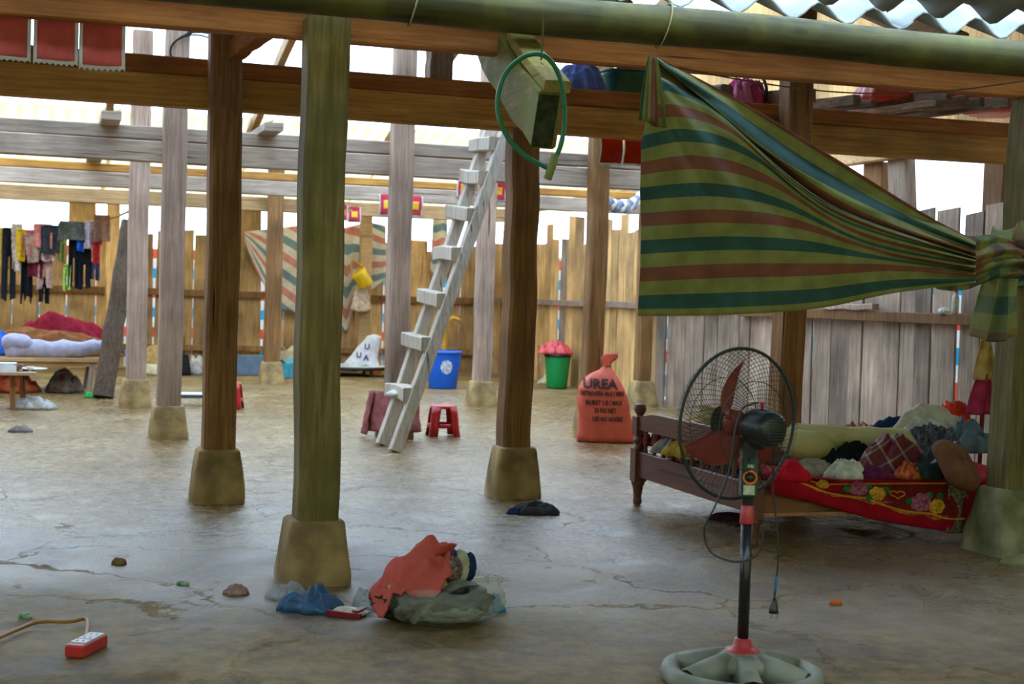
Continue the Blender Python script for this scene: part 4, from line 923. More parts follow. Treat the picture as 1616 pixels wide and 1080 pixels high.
for nm, lb, ct, px, py, z0, rx, ry, h, m, sd, fo, ro in (
    ('trousers', 'black trousers crumpled in the middle of the bed', 'trousers', 1352, 737, .40, .23, .13, .15, black, 3, 6, .9),
    ('shirt', 'taupe grey shirt crumpled at the bed front corner', 'shirt', 1292, 752, .40, .16, .10, .10, taupe, 1, 7, 1),
    ('shirt', 'off-white shirt crumpled at the front of the bed', 'shirt', 1350, 757, .40, .13, .09, .10, offw, 2, 6, 1),
    ('shirt', 'red and cream striped shirt lying against the cream blanket', 'shirt', 1362, 715, .42, .22, .12, .19, st_red, 4, 7, .9),
    ('skirt', 'maroon plaid cloth mounded in the centre of the bed', 'cloth', 1437, 748, .40, .23, .16, .24, plaid, 5, 3, .7),
    ('top', 'dark grey lace top beside the maroon plaid cloth', 'clothing', 1492, 728, .42, .22, .17, .25, lace, 6, 7, .8),
    ('jacket', 'black jacket with white trim at the right end of the bed', 'jacket', 1508, 752, .40, .17, .12, .20, trim, 7, 4, .8),
    ('jacket', 'navy jacket at the back of the clothes heap', 'jacket', 1440, 706, .44, .30, .16, .24, navy, 8, 4, .6),
    ('jacket', 'off-white jacket on top of the clothes heap, beside the red bag', 'jacket', 1487, 704, .46, .32, .16, .28, cloth('cream_white_cloth', (0.50,0.47,0.37)), 9, 3, .6),
    ('plastic_bag', 'bright orange-red plastic bag on top of the clothes heap', 'bag', 1520, 684, .50, .18, .15, .24, plain('orange_red_plastic', (0.68,0.045,0.012), .4, .15, 8, spec=.4), 10, 5, .9),
    ('trousers', 'blue-grey trousers behind the right post', 'trousers', 1548, 716, .44, .2, .15, .22, jean, 11, 4, .7),
    ('scarf', 'orange flowered scarf roll at the front of the bed', 'scarf', 1442, 757, .40, .09, .06, .08, plain('orange_flower_cloth', (0.45,0.03,0.01), .9, .5, 35, c2=(0.5,0.12,0.03)), 12, 8, 1),
    ('cushion', 'scarlet cushion corner at the left front of the bed', 'cushion', 1262, 762, .40, .11, .10, .13, cloth('scarlet_cloth', (0.40,0.006,0.015)), 13, 2, .3),
    ('cloth', 'dark green folded cloth below the maroon plaid', 'cloth', 1475, 757, .40, .10, .07, .09, cloth('dark_green_cloth', (0.02,0.035,0.028)), 14, 5, .8),
    ('cloth', 'plum folded cloth beside the off-white shirt', 'cloth', 1390, 757, .40, .12, .07, .07, cloth('plum_cloth', (0.09,0.012,0.04)), 15, 4, .6),
    ('cloth', 'yellow cloth behind the bed spindles', 'cloth', 1090, 722, .40, .14, .12, .10, cloth('mustard_cloth', (0.40,0.26,0.04)), 16, 5, .8),
    ('cloth', 'grey-white cloth behind the left bed spindles', 'cloth', 1062, 716, .40, .11, .09, .09, cloth('grey_white_cloth', (0.32,0.29,0.29)), 17, 6, .9),
    ('cloth', 'purple cloth behind the left bed spindles', 'cloth', 1066, 700, .40, .13, .1, .13, cloth('purple_cloth', (0.09,0.04,0.09)), 18, 6, .8),
    ('cloth', 'dark red cloth next to the left bed post', 'cloth', 1038, 705, .40, .09, .08, .09, cloth('dark_red_cloth', (0.20,0.01,0.015)), 19, 5, .8),
    ('trousers', 'dark navy trousers behind the fan on the bed', 'trousers', 1150, 725, .40, .2, .16, .14, cloth('dark_navy_cloth', (0.02,0.022,0.035)), 20, 5, .9),
    ('blanket', 'brown blanket behind the fan motor on the bed', 'blanket', 1215, 735, .40, .22, .18, .16, cloth('brown_blanket', (0.10,0.045,0.03)), 21, 4, .7)):
    q = bedp(px, py, z0); q.y += ry*.9; heap(nm, lb, ct, q, rx, ry, h, m, sd*1.7+.3, group=G, fold=fo, rough=ro)
pil = bedp(1532, 778, .36); pil.y += .12
pl = thing('pillow', 'brown pillow slumped off the bed beside the right post', 'pillow', pil, 0, None)
def pilpt(u, v):
    a, b = u*2*PI, (v-.5)*PI; sg = lambda q, e: math.copysign(abs(q)**e, q)
    p = Vector((.17*sg(math.cos(a), .6)*sg(math.cos(b), .5), .20*sg(math.sin(a), .6)*sg(math.cos(b), .5), .085*sg(math.sin(b), .8)*(1-.25*abs(math.cos(a))**6)))
    p = Matrix.Rotation(.75, 3, 'X') @ (Matrix.Rotation(.35, 3, 'Y') @ p); return pil + p*.78*(1+.07*nz(p.x*12, p.y*12, p.z*12)) + Vector((.02, .04, .13))
MB().grid(40, 20, pilpt).build('stuffed_case', cloth('brown_pillow_cloth', (0.13,0.055,0.025), var=.15), parent=pl, smooth=True)
leo = plain('mottled_brown_cloth', (0.03,0.016,0.010), .9, .3, 90, c2=(0.30,0.22,0.13))
q0 = onY(1506, 760, 7.02); q1 = onY(1518, 840, 7.02)
tag(MB().grid(10, 14, lambda u, v: Vector((q0.x-.06+u*.14, 7.00+.01*math.sin(u*9)-.012, lerp(q0.z, q1.z, v)))).build('cloth', leo, loc=q0, smooth=True, thick=.01), 'speckled brown cloth hanging over the bed side next to the mossy stone', 'cloth', G)
# straw broom behind the fan
bc = P(1150, 672, 8.9)
br = thing('straw_broom', 'pale straw hand broom lying on the bed behind the fan guard', 'broom', bc)
M_straw = plain('straw', (0.48,0.40,0.20), .8, .4, 40); mb = MB(); rb = random.Random(2)
for k in range(170):
    a = bc + Vector((rb.uniform(-.03, .03), rb.uniform(-.03, .03), 0)) + rh*.10
    e = bc - rh*rb.uniform(.10, .23) + up*rb.uniform(-.12, .13) + fh*rb.uniform(-.07, .07)
    mb.tube([a, a.lerp(e, .6)+up*.01, e], [.004, .003, .0015], 3)
mb.build('bristles', M_straw, parent=br)
MB().tube([bc+rh*.04, bc+rh*.22-up*.01, bc+rh*.50-up*.05], [.045, .035, .022], 10).build('handle', plain('bound_straw', (0.16,0.15,0.06), .8, .4, 50), parent=br, smooth=True)

# ------------------------------------------------------------------ pedestal fan (seen from behind)
FX = C2(.862, 5.08, 0)
fan = thing('pedestal_fan', 'black pedestal fan with red blades and wire guard in front of the bed', 'fan', FX, VIEW)
M_blk = plain('fan_black_plastic', (0.012,0.016,0.014), .35, .2, 6, spec=.5); M_redp = plain('fan_red_plastic', (0.42,0.035,0.03), .35, .15, 6, spec=.5); M_blade = plain('red_blade_plastic', (0.28,0.045,0.03), .35, .2, 6, spec=.4, trans=.2)
M_fbase = plain('dusty_grey_plastic', (0.20,0.20,0.13), .6, .3, 7, c2=(0.30,0.29,0.22)); M_chrome = plain('painted_steel_tube', (0.010,0.010,0.011), .25, .1, 4, spec=.6)
M_wire = plain('dark_wire', (0.018,0.022,0.015), .5, .2, 5, spec=.4)
# base: ring, hub and five spokes
MB().lathe([(.285, .0), (.292, .02), (.285, .045), (.262, .055), (.235, .045), (.222, .02), (.225, 0)], (0,0,0), 48, caps=False).build('base_ring', M_fbase, parent=fan, local=True, smooth=True)
MB().lathe([(.105, .04), (.10, .075), (.075, .10), (.05, .11)], (0,0,0), 28).build('hub', M_fbase, parent=fan, local=True, smooth=True)
for k in range(6):
    an = -PI/2+2*PI*k/6; d = Vector((math.cos(an), math.sin(an), 0)); s_ = Vector((-d.y, d.x, 0))
    vs = []
    for r, w0, zt in ((.07, .048, .098), (.15, .040, .082), (.245, .050, .055)):
        vs += [d*r-s_*w0+up*.008, d*r-s_*w0*.6+up*zt, d*r+up*(zt+.006), d*r+s_*w0*.6+up*zt, d*r+s_*w0+up*.008]
    fs = [(i*5+j, i*5+j+1, (i+1)*5+j+1, (i+1)*5+j) for i in range(2) for j in range(4)]
    MB().add(vs, fs).build('spoke', M_fbase, parent=fan, local=True, smooth=True, thick=.004)
MB().lathe([(.062, .098), (.062, .108), (.045, .115), (.034, .125), (.030, .15), (.026, .152)], (0,0,0), 28).build('lower_collar', M_redp, parent=fan, local=True, smooth=True)
MB().lathe([(.0205, .14), (.0205, .60)], (0,0,0), 20).build('pole', M_chrome, parent=fan, local=True, smooth=True)
MB().lathe([(.024, .565), (.0265, .57), (.0255, .60), (.021, .632), (.015, .638)], (0,0,0), 20).build('upper_collar', M_redp, parent=fan, local=True, smooth=True)
MB().lathe([(.02, .63), (.022, .64), (.022, .665), (.026, .67)], (0,0,0), 16).build('neck', M_blk, parent=fan, local=True, smooth=True)
cb = MB().box((0, 0, .735), (.058, .06, .145)).build('control_box', plain('dark_green_plastic_box', (0.012,0.04,0.022), .4, spec=.5), parent=fan, local=True)
md = cb.modifiers.new('bevel', 'BEVEL'); md.width = .006; md.segments = 2
ring = [Vector((.0225*math.cos(a), -.033, .735+.0225*math.sin(a))) for a in [2*PI*k/24 for k in range(25)]]
MB().tube(ring, .0042, 8).build('dial_ring', plain('orange_plastic', (0.75,0.16,0.02), .4), parent=cb, local=True, smooth=True)
mb = MB().lathe([(.016, 0), (.014, .010), (.006, .016)], (0,0,0), 16); mb.v = [Vector((p.x, -.03-p.z, .735+p.y)) for p in mb.v]; mb.build('dial', M_blk, parent=cb, local=True, smooth=True)
MB().box((-.002, -.0305, .69), (.040, .003, .034)).build('sticker', plain('pale_sticker', (0.45,0.48,0.32), .6, .2, 60), parent=cb, local=True)
MB().box((0, -.0305, .775), (.024, .003, .012)).build('small_sticker', MATS['pale_sticker'], parent=cb, local=True)
mb = MB().lathe([(.008, 0), (.006, .012)], (0,0,0), 10); mb.v = [Vector((p.x, -.03-p.z, .798+p.y)) for p in mb.v]; mb.build('knob', M_blk, parent=cb, local=True)
MB().box((0, .0, .835), (.052, .055, .075)).build('tilt_neck', M_blk, parent=fan, local=True)
# head
Gc = P(1165, 669, 5.12); gi = world_of(fan).inverted(); gl_ = gi @ Gc
ta = math.radians(33); ax = Vector((-math.sin(ta), math.cos(ta), .03)).normalized(); e1 = ax.cross(up).normalized(); e2 = e1.cross(ax)
R_ = .272
def hp_(r, an, dep): return gl_ + e1*(r*math.cos(an)) + e2*(r*math.sin(an)) + ax*dep
def dish(sgn, tw, name, nw=72):
    mb = MB()
    for k in range(nw):
        a0 = 2*PI*k/nw; pts = []
        for i in range(9):
            t = i/8; r = lerp(.055, R_, t); dep = sgn*.085*math.sqrt(max(0, 1-(t*.98)**2.6)); pts.append(hp_(r, a0+tw*t, dep))
        mb.tube(pts, .0011, 3, cap=False)
    for rr in (.16,):
        t = (rr-.055)/(R_-.055); dep = sgn*.085*math.sqrt(1-(t*.98)**2.6); mb.tube([hp_(rr, 2*PI*i/40, dep) for i in range(41)], .0016, 4, cap=False)
    mb.tube([hp_(.055, 2*PI*i/24, sgn*.085) for i in range(25)], .004, 5, cap=False)
    return mb.build(name, M_wire, parent=fan, local=True)
dish(-1, .55, 'rear_guard'); dish(1, -.55, 'front_guard')
MB().tube([hp_(R_, 2*PI*i/64, 0) for i in range(65)], .0065, 8, cap=False).build('guard_rim', M_wire, parent=fan, local=True, smooth=True)
MB().add([hp_(.05, 2*PI*k/20, .088) for k in range(20)], [list(range(20))]).build('guard_badge', plain('badge_grey', (0.06,0.07,0.05), .5), parent=fan, local=True, thick=.004)
for k, a0 in enumerate((math.radians(105), math.radians(228), math.radians(345))):
    mb = MB()
    def bl(u, v):
        r = lerp(.04, .238, v); wd = .62*(1-v)**.35*math.sin(PI*(.25+.72*v))**.7 if v < 1 else .06
        hw = (.030+.058*math.sin(PI*min(1, v*.92+.06)))/max(r, .06); an = a0-.75*v**1.3+.35+(u-.5)*2*hw*.75
        return hp_(r*(1-.06*abs(u-.5)*2*v), an, .02+(.5-u)*.055)
    MB().grid(8, 14, bl).build('blade', M_blade, parent=fan, local=True, smooth=True, thick=.003)
def lathe_ax(prof, n=24):
    mb = MB().lathe([(r, z) for r, z in prof], (0,0,0), n); mb.v = [gl_ + e1*p.x + e2*p.y + ax*p.z for p in mb.v]; return mb
lathe_ax([(.045, .0), (.05, .03), (.03, .045)]).build('blade_hub', M_blade, parent=fan, local=True, smooth=True)
lathe_ax([(.05, -.06), (.062, -.075), (.066, -.10), (.066, -.165), (.060, -.185), (.045, -.20)]).build('motor_housing', M_blk, parent=fan, local=True, smooth=True)
mb = MB()
for k in range(9):
    yy = (k-4)*.0105; hw = math.sqrt(max(0, .05**2-yy*yy)); mb.add([gl_+ax*d_+e1*x_+e2*(yy+z_) for d_, x_, z_ in ((-.196,-hw,-.002),(-.196,hw,-.002),(-.196,hw,.002),(-.196,-hw,.002),(-.207,-hw*.8,-.002),(-.207,hw*.8,-.002),(-.207,hw*.8,.002),(-.207,-hw*.8,.002))], [(0,3,2,1),(4,5,6,7),(0,1,5,4),(1,2,6,5),(2,3,7,6),(3,0,4,7)])
mb.build('vent_slats', M_blk, parent=fan, local=True)
kp = gl_ - ax*.12 + e2*.066
mb = MB().lathe([(.006, 0), (.006, .018), (.010, .019), (.010, .026)], (0,0,0), 12); mb.v = [p + kp for p in mb.v]; mb.build('oscillation_knob', M_redp, parent=fan, local=True, smooth=True)
MB().tube([gl_ - ax*.12 - e2*.05, Vector((0, 0, .87)), Vector((0, 0, .84))], [.03, .026, .026], 12).build('yoke', M_blk, parent=fan, local=True, smooth=True)
cbl = path([P(x, y, Z) for x, y, Z in ((1196,636,4.98),(1172,645,4.96),(1160,680,4.95),(1150,745,4.95),(1128,800,4.95),(1111,835,4.96),(1122,872,4.97),(1160,887,4.98),(1190,880,4.99),(1203,860,5.02),(1204,836,5.05))], 50)
MB().tube(cbl, .0036, 7).build('cable', M_blk, parent=fan, smooth=True)
cb2 = path([P(x, y, Z) for x, y, Z in ((1220,688,4.98),(1222,720,5.0),(1219,770,5.02),(1226,830,5.02),(1228,880,5.02),(1225,915,5.02),(1222,945,5.02))], 40)
MB().tube(cb2, .0036, 7).build('cable', M_blk, parent=fan, smooth=True)
MB().tube(cb2[-9:-3], .0046, 7).build('blue_tape', plain('blue_tape', (0.02,0.12,0.30), .5), parent=fan, smooth=True)
MB().tube([P(1222,944,5.02), P(1222,952,5.02), P(1221,962,5.02), P(1221,968,5.02)], [.006, .010, .016, .018], 10).build('plug', M_blk, parent=fan, smooth=True)
for dx in (-4, 5): MB().tube([P(1221+dx,967,5.02), P(1221+dx,977,5.02)], .0022, 6).build('plug_pin', plain('steel_pin', (0.4,0.4,0.38), .3, metal=1), parent=fan)

# ------------------------------------------------------------------ plastic bag of clothes beside the nearest post
BC = onfloor(672, 988); BC += fh*.12
bag = thing('clothes_bag', 'clear plastic bag stuffed with dark clothes, salmon cloth on top', 'bag', (BC.x, BC.y, 0), VIEW)
M_film = film('clear_greenish_film', (0.66,0.67,0.52), .20)
def bagpt(an, t):
    prof = [(0.0, .0), (.17, .0), (.235, .03), (.262, .075), (.255, .115), (.235, .145), (.205, .155)]
    x = t*(len(prof)-1); i = min(int(x), len(prof)-2); f = x-i; r = lerp(prof[i][0], prof[i+1][0], f); z = lerp(prof[i][1], prof[i+1][1], f)
    k = 1+.06*nz(math.cos(an)*2, math.sin(an)*2, z*6)+.03*math.sin(an*13+z*20)*t+.05*(1-2*abs(nz(math.cos(an)*5, math.sin(an)*5, z*16)))
    return Vector((r*math.cos(an)*k*1.0+.045, r*math.sin(an)*.75*k, z*(1+.25*nz(math.cos(an)*1.4+4, math.sin(an)*1.4)*t)))
MB().grid(120, 40, lambda u, v: bagpt(u*2*PI, v)).build('film', M_film, parent=bag, local=True, smooth=True)
def inner(c, rx, ry, rz, mat, name, seed):
    mb = MB().lathe([(math.sin(PI*k/10)+.001, -math.cos(PI*k/10)) for k in range(11)], (0,0,0), 24) if False else MB().lathe([(math.sin(PI*k/24)+.001, -math.cos(PI*k/24)) for k in range(25)], (0,0,0), 48)
    for i, p in enumerate(mb.v):
        q = Vector((p.x*rx, p.y*ry, p.z*rz)); f = 1-abs(nz(p.x*2.6+seed, p.y*2.6, p.z*4)); g = 1-abs(nz(p.x*6+seed, p.y*6, p.z*7)); mb.v[i] = Vector(c) + q*(.66+.26*f+.16*g)
    mb.build(name, mat, parent=bag, local=True, smooth=True)
inner((.06, 0, .085), .21, .15, .085, cloth('charcoal_cloth', (0.016,0.017,0.020)), 'dark_garment', 1)
inner((-.10, -.02, .085), .14, .14, .085, cloth('grey_olive_cloth', (0.035,0.034,0.026)), 'grey_garment', 2)
inner((.08, -.02, .05), .17, .13, .055, cloth('pale_grey_cloth', (0.20,0.21,0.18)), 'pale_garment', 3)
inner((.01, .0, .175), .09, .09, .06, cloth('black_cloth'  , (0.01,0.01,0.012)), 'black_garment', 4)
inner((.03, -.07, .165), .05, .03, .03, cloth('yellow_cloth', (0.50,0.32,0.03)), 'yellow_garment', 5)
inner((.095, -.02, .215), .045, .05, .055, cloth('striped_knit', (0.16,0.10,0.08), var=.8, scale=50), 'knit_garment', 6)
inner((.125, .05, .215), .045, .05, .07, cloth('cream_cloth', (0.42,0.40,0.26)), 'cream_garment', 7)
inner((.165, .08, .21), .03, .05, .06, navy, 'navy_garment', 8)
inner((.065, .03, .27), .05, .05, .03, cloth('indigo_cloth', (0.05,0.03,0.12)), 'indigo_garment', 9)
# salmon cloth draped over the top left
M_salmon = cloth('salmon_cloth', (0.47,0.085,0.062), var=.1, scale=6)
def sal(u, v):
    x = lerp(-.245, .095, u); y = lerp(-.155, .11, v)
    w1 = x*22+y*15+2.5*nz(x*7, y*7, 1); w2 = -x*15+y*30+2*nz(x*5, y*5, 6)
    dome = .195+.095*math.exp(-((x+.01)/.13)**2-((y-.03)/.13)**2)
    dr = min(.13, 1.0*max(0, -x-.12)) + min(.08, .9*max(0, -y-.06))
    f = .019*math.sin(w1*.8)+.014*math.sin(w2)+.012*math.sin(w1*2.1+w2)+.028*(1-abs(nz(x*13, y*13, 4))*2.4)
    return Vector((x+.018*nz(y*9, x*5)+.012*math.cos(w1), y-.02+.014*math.cos(w2), dome-dr+f))
MB().grid(70, 54, sal, mask=lambda u, v: abs(u-.5)**3.5+abs(v-.5)**3.5 < .075+.03*nz(u*4, v*4)).build('salmon_cloth', M_salmon, parent=bag, local=True, smooth=True, thick=.008)
def cuff(u, v):
    an = u*2*PI; r = lerp(.034, .042, v)+.004*math.sin(an*3); ctr = Vector((.04, .0, .265)).lerp(Vector((.07, -.03, .315)), v)
    return ctr + Vector((r*math.cos(an), r*math.sin(an)*.7, r*.35*math.cos(an+1)))
MB().grid(20, 5, cuff).build('sleeve_cuff', M_salmon, parent=bag, local=True, smooth=True, thick=.006)
# thin film tail drawn up on the right
MB().grid(20, 24, lambda u, v: Vector((lerp(-.02, .25, v)-.05*u+.0, -.17+.12*v+.02*math.sin(u*9), lerp(.02, .24, v*(1-v*.35)) + .06*u*math.sin(v*PI)))).build('film_tail', M_film, parent=bag, local=True, smooth=True)
# loose plastic litter
def litter(name, label, px, py, rx, ry, h, mat, seed, cat='bag', group='litter on the floor', **k):
    q = onfloor(px, py); q += fh*ry*.8; q.z = fz(q.x, q.y); return heap(name, label, cat, q, rx, ry, h, mat, seed, rotz=VIEW, group=group, **k)
M_bluef = film('blue_film', (0.02,0.13,0.30), .5); M_whitef = film('white_film', (0.55,0.58,0.62), .3); M_ltblue = film('light_blue_film', (0.03,0.30,0.55), .6)
litter('plastic_bag', 'crumpled dark blue plastic bag at the foot of the nearest post', 484, 968, .125, .08, .12, M_bluef, 3, fold=4, rough=.6, jag=.5)
litter('plastic_bag', 'whitish clear plastic bag left of the blue bag', 452, 948, .09, .05, .08, M_whitef, 4, fold=4, rough=.6, jag=.5)
litter('plastic_bag', 'light blue plastic bag poking out right of the clothes bag', 768, 968, .08, .06, .085, M_ltblue, 5, fold=4, rough=.6, jag=.5)
litter('plastic_bag', 'white clear scrap between the stone footing and the clothes bag', 574, 962, .055, .05, .09, M_whitef, 6, fold=4, rough=.6)
litter('cloth', 'dark grey cloth with a navy print lying at the brown post', 845, 812, .155, .10, .085, cloth('dark_grey_cloth', (0.035,0.036,0.040)), 7, cat='cloth', group=None, fold=3)
litter('cloth', 'small navy rag with a pale tag beside the dark grey cloth', 822, 811, .085, .05, .045, cloth('navy_rag', (0.02,0.025,0.09)), 8, cat='cloth', group=None, fold=5)
# biscuit packet
q = onfloor(552, 970); pk = thing('biscuit_packet', 'torn cream and dark red biscuit packet beside the clothes bag', 'packet', (q.x, q.y, fz(q.x, q.y)), VIEW-.35)
MB().grid(10, 8, lambda u, v: ((u-.5)*.15, (v-.5)*.10, .022*math.sin(PI*v)*math.sin(PI*min(1, u*1.1))**.4+.012+.004*nz(u*5, v*5))).build('wrapper', plain('cream_print', (0.55,0.45,0.30), .4, .3, 25, spec=.4), parent=pk, local=True, smooth=True, thick=.004)
MB().box((0, -.052, .014), (.155, .018, .022)).build('red_edge', plain('dark_red_print', (0.20,0.012,0.012), .4), parent=pk, local=True)
MB().box((.045, 0, .030), (.03, .085, .006)).build('red_band', MATS['dark_red_print'], parent=pk, local=True)
# little wrappers and scraps
M_gw = plain('green_wrapper', (0.05,0.30,0.10), .4, .4, 40, c2=(0.5,0.6,0.45))
for k, (px, py, m, lb) in enumerate(((40, 974, M_gw, 'green sweet wrapper left of the power strip cable'), (288, 922, M_gw, 'green and white wrapper left of the nearest post'), (1320, 954, plain('orange_scrap', (0.6,0.14,0.02), .6), 'tiny orange scrap right of the fan plug'))):
    litter('wrapper', lb, px, py, .026, .016, .014, m, 20+k, cat='wrapper', fold=6)
litter('paper_scrap', 'crumpled pinkish paper on the floor left of the nearest stone footing', 370, 938, .055, .035, .035, cloth('pinkish_paper', (0.34,0.20,0.16)), 25, cat='paper', fold=8, rough=1)
litter('dirt_clod', 'small brown clod of dirt on the floor at left', 186, 890, .035, .025, .03, plain('clod', (0.22,0.13,0.05), .95), 26, cat='clod')
litter('sandal', 'worn grey sandal lying on the floor at far left', 30, 682, .12, .06, .06, cloth('grey_sandal', (0.18,0.15,0.14)), 27, cat='sandal', fold=5)
litter('cloth', 'dark rag under the foot end of the bed', 1160, 822, .17, .08, .05, cloth('dark_rag', (0.05,0.02,0.02)), 28, cat='cloth')
litter('stone', 'pale broken stone at the base of the mossy right post', 1612, 892, .10, .06, .06, M_stone_moss, 29, cat='stone', rough=.3, fold=2)
# power strip
q = onfloor(126, 1035); q += fh*.08
ps = thing('power_strip', 'red power strip with three white sockets on the floor', 'power strip', (q.x, q.y, fz(q.x, q.y)), VIEW-.18)
b_ = MB().box((0, 0, .028), (.075, .20, .05)).build('body', plain('red_strip_plastic', (0.45,0.025,0.015), .35, .1, 5, spec=.5), parent=ps, local=True)
md = b_.modifiers.new('bevel', 'BEVEL'); md.width = .01; md.segments = 3
for k, yy in enumerate((-.045, .01, .062)):
    s_ = MB().box((0, yy, .054), (.058, .045, .006)).build('socket', plain('white_socket', (0.62,0.60,0.58), .4, .05), parent=ps, local=True)
    for dx in (-.012, .012): MB().box((dx, yy-.004, .0575), (.006, .009, .002)).build('slot', M_blk, parent=s_, local=True)
M_ycable = plain('brown_yellow_cable', (0.32,0.15,0.03), .5, .2, 20)
cp = path([ps.location+Vector((0, .10, .03))+fh*.0, onfloor(137, 986)+up*.02, onfloor(110, 986)+up*.012, onfloor(60, 987)+up*.012, onfloor(25, 1000)+up*.012, onfloor(-25, 1022)+up*.012], 40)
MB().tube(cp, .008, 8).build('cable', M_ycable, parent=ps, smooth=True)

# ------------------------------------------------------------------ washing line at far left
YL = 21.6
M_line = plain('bamboo_line', (0.30,0.20,0.09), .7)
l0, l1 = onY(-40, 377, YL), onY(172, 345, YL-.1)
tag(MB().tube(path([l0, l0.lerp(l1, .5)-up*.03, l1, l1+(l1-l0)*.18+up*.08], 12), .018, 8).build('drying_pole', M_line, loc=l0, smooth=True), 'thin pole hung with washing at far left', 'pole')
def garment(name, label, cat, px, ptop, pbot, wpx, kind, mat, seed, dy=0.0):
    """cloth folded over the pole: front sheet cut to the shape of the garment, short flap behind"""
    y_ = YL-.05-dy; top = onY(px, ptop, y_); bot = onY(px, pbot, y_); hgt = top.z-bot.z; wd = abs(onY(px+wpx/2, ptop, y_).x-onY(px-wpx/2, ptop, y_).x)
    t = thing(name, label, cat, (top.x, top.y, bot.z), 0, 'washing on the pole')
    def mask(u, v):
        if kind == 'trousers': return v < .38 or abs(u-.5) > .07+.05*v
        if kind == 'shirt': return (v < .42) or (.2 < u < .8)
        if kind == 'sleeve': return .5-.5*(1-v*.45) < u < .5+.5*(1-v*.25)
        if kind == 'ragged': return v < .78+.22*nz(u*6+seed, 2)
        return True
    def fn(u, v):
        x = (u-.5)*wd*(1+.10*nz(v*3+seed, 1)); z = -v*hgt*(1-.05*nz(u*5+seed, 4))
        return Vector((top.x+x, top.y-.03+.035*math.sin(u*9+seed)*min(1, v*2)+.02*nz(u*3, v*3, seed), top.z+z+.012*math.sin(u*4+seed)))
    MB().grid(22, 26, fn, mask=mask).build('front', mat, parent=t, smooth=True, thick=.012)
    MB().grid(10, 6, lambda u, v: Vector((top.x+(u-.5)*wd*.9, top.y+lerp(-.03, .07, min(1, v*3))+.02*math.sin(u*7+seed), top.z+.02*math.sin(PI*min(1, v*3))-max(0, v-.33)*hgt*.5))).build('back_flap', mat, parent=t, smooth=True, thick=.012)
W = [('towel','yellow towel at the left edge of the washing','towel',4,362,425,22,'plain',(0.55,0.36,0.06),0),
 ('trousers','black trousers hanging longest at the left of the washing','trousers',15,362,472,22,'trousers',(0.012,0.012,0.014),.10),
 ('shirt','cream blouse next to the yellow shirt on the washing pole','shirt',27,356,430,18,'sleeve',(0.50,0.40,0.32),.16),
 ('shirt','mustard yellow shirt on the washing pole','shirt',33,364,412,17,'sleeve',(0.55,0.34,0.015),.2),
 ('blouse','pink flowered blouse on the washing pole','shirt',44,366,405,20,'shirt',(0.45,0.09,0.12),.18),
 ('trousers','black trousers with a frayed hem reaching lowest','trousers',43,400,490,18,'ragged',(0.010,0.010,0.013),.08),
 ('jacket','salmon pink jacket folded over the washing pole','jacket',68,356,392,30,'plain',(0.50,0.16,0.13),.26),
 ('cardigan','beige cardigan below the pink jacket','cardigan',52,372,415,26,'sleeve',(0.32,0.22,0.15),.22),
 ('shirt','maroon top in the middle of the washing','shirt',56,398,438,22,'plain',(0.12,0.012,0.025),.15),
 ('jumper','dark charcoal jumper folded in the middle of the washing','jumper',80,358,400,30,'plain',(0.03,0.03,0.034),.30),
 ('trousers','pale flowered trousers hanging below the middle of the washing','trousers',71,405,456,24,'trousers',(0.40,0.24,0.20),.12),
 ('shorts','small black shorts behind the pale flowered trousers','shorts',70,440,478,16,'trousers',(0.012,0.012,0.015),.05),
 ('scarf','white and red patterned scarf in the middle of the washing','scarf',76,396,416,22,'ragged',(0.52,0.36,0.34),.2),
 ('shirt','grey green shirt folded near the right end of the washing','shirt',113,352,380,42,'plain',(0.085,0.09,0.075),.32),
 ('shirt','olive green shirt hanging beside the charcoal jumper','shirt',97,370,412,12,'sleeve',(0.16,0.18,0.03),.28),
 ('leggings','lime green leggings near the right of the washing','leggings',106,420,459,12,'trousers',(0.32,0.46,0.08),.16),
 ('trousers','black trousers right of the lime green leggings','trousers',117,380,455,16,'trousers',(0.012,0.012,0.014),.2),
 ('shirt','bright blue shirt on the right half of the washing','shirt',127,372,396,16,'shirt',(0.015,0.10,0.42),.26),
 ('trousers','black flared trousers at the right of the washing','trousers',134,395,456,20,'trousers',(0.008,0.008,0.010),.18),
 ('shirt','lilac grey shirt near the right end of the washing','shirt',140,352,392,14,'sleeve',(0.34,0.28,0.32),.34),
 ('jacket','red and black jacket with a white emblem at the right end of the washing','jacket',152,366,416,18,'shirt',(0.34,0.02,0.025),.3),
 ('jacket','brown jacket folded over the right tip of the pole','jacket',161,342,382,26,'plain',(0.20,0.10,0.06),.36),
 ('shorts','navy and white shorts below the red and black jacket','shorts',150,415,442,14,'trousers',(0.05,0.06,0.10),.14)]
for k, (nm, lb, ct, px, yt, yb, wp, kd, c, dy) in enumerate(W):
    garment(nm, lb, ct, px, yt, yb, wp, kd, cloth('washing_cloth_%d' % k, c, var=.3, scale=20), k*2.3+.7, dy)

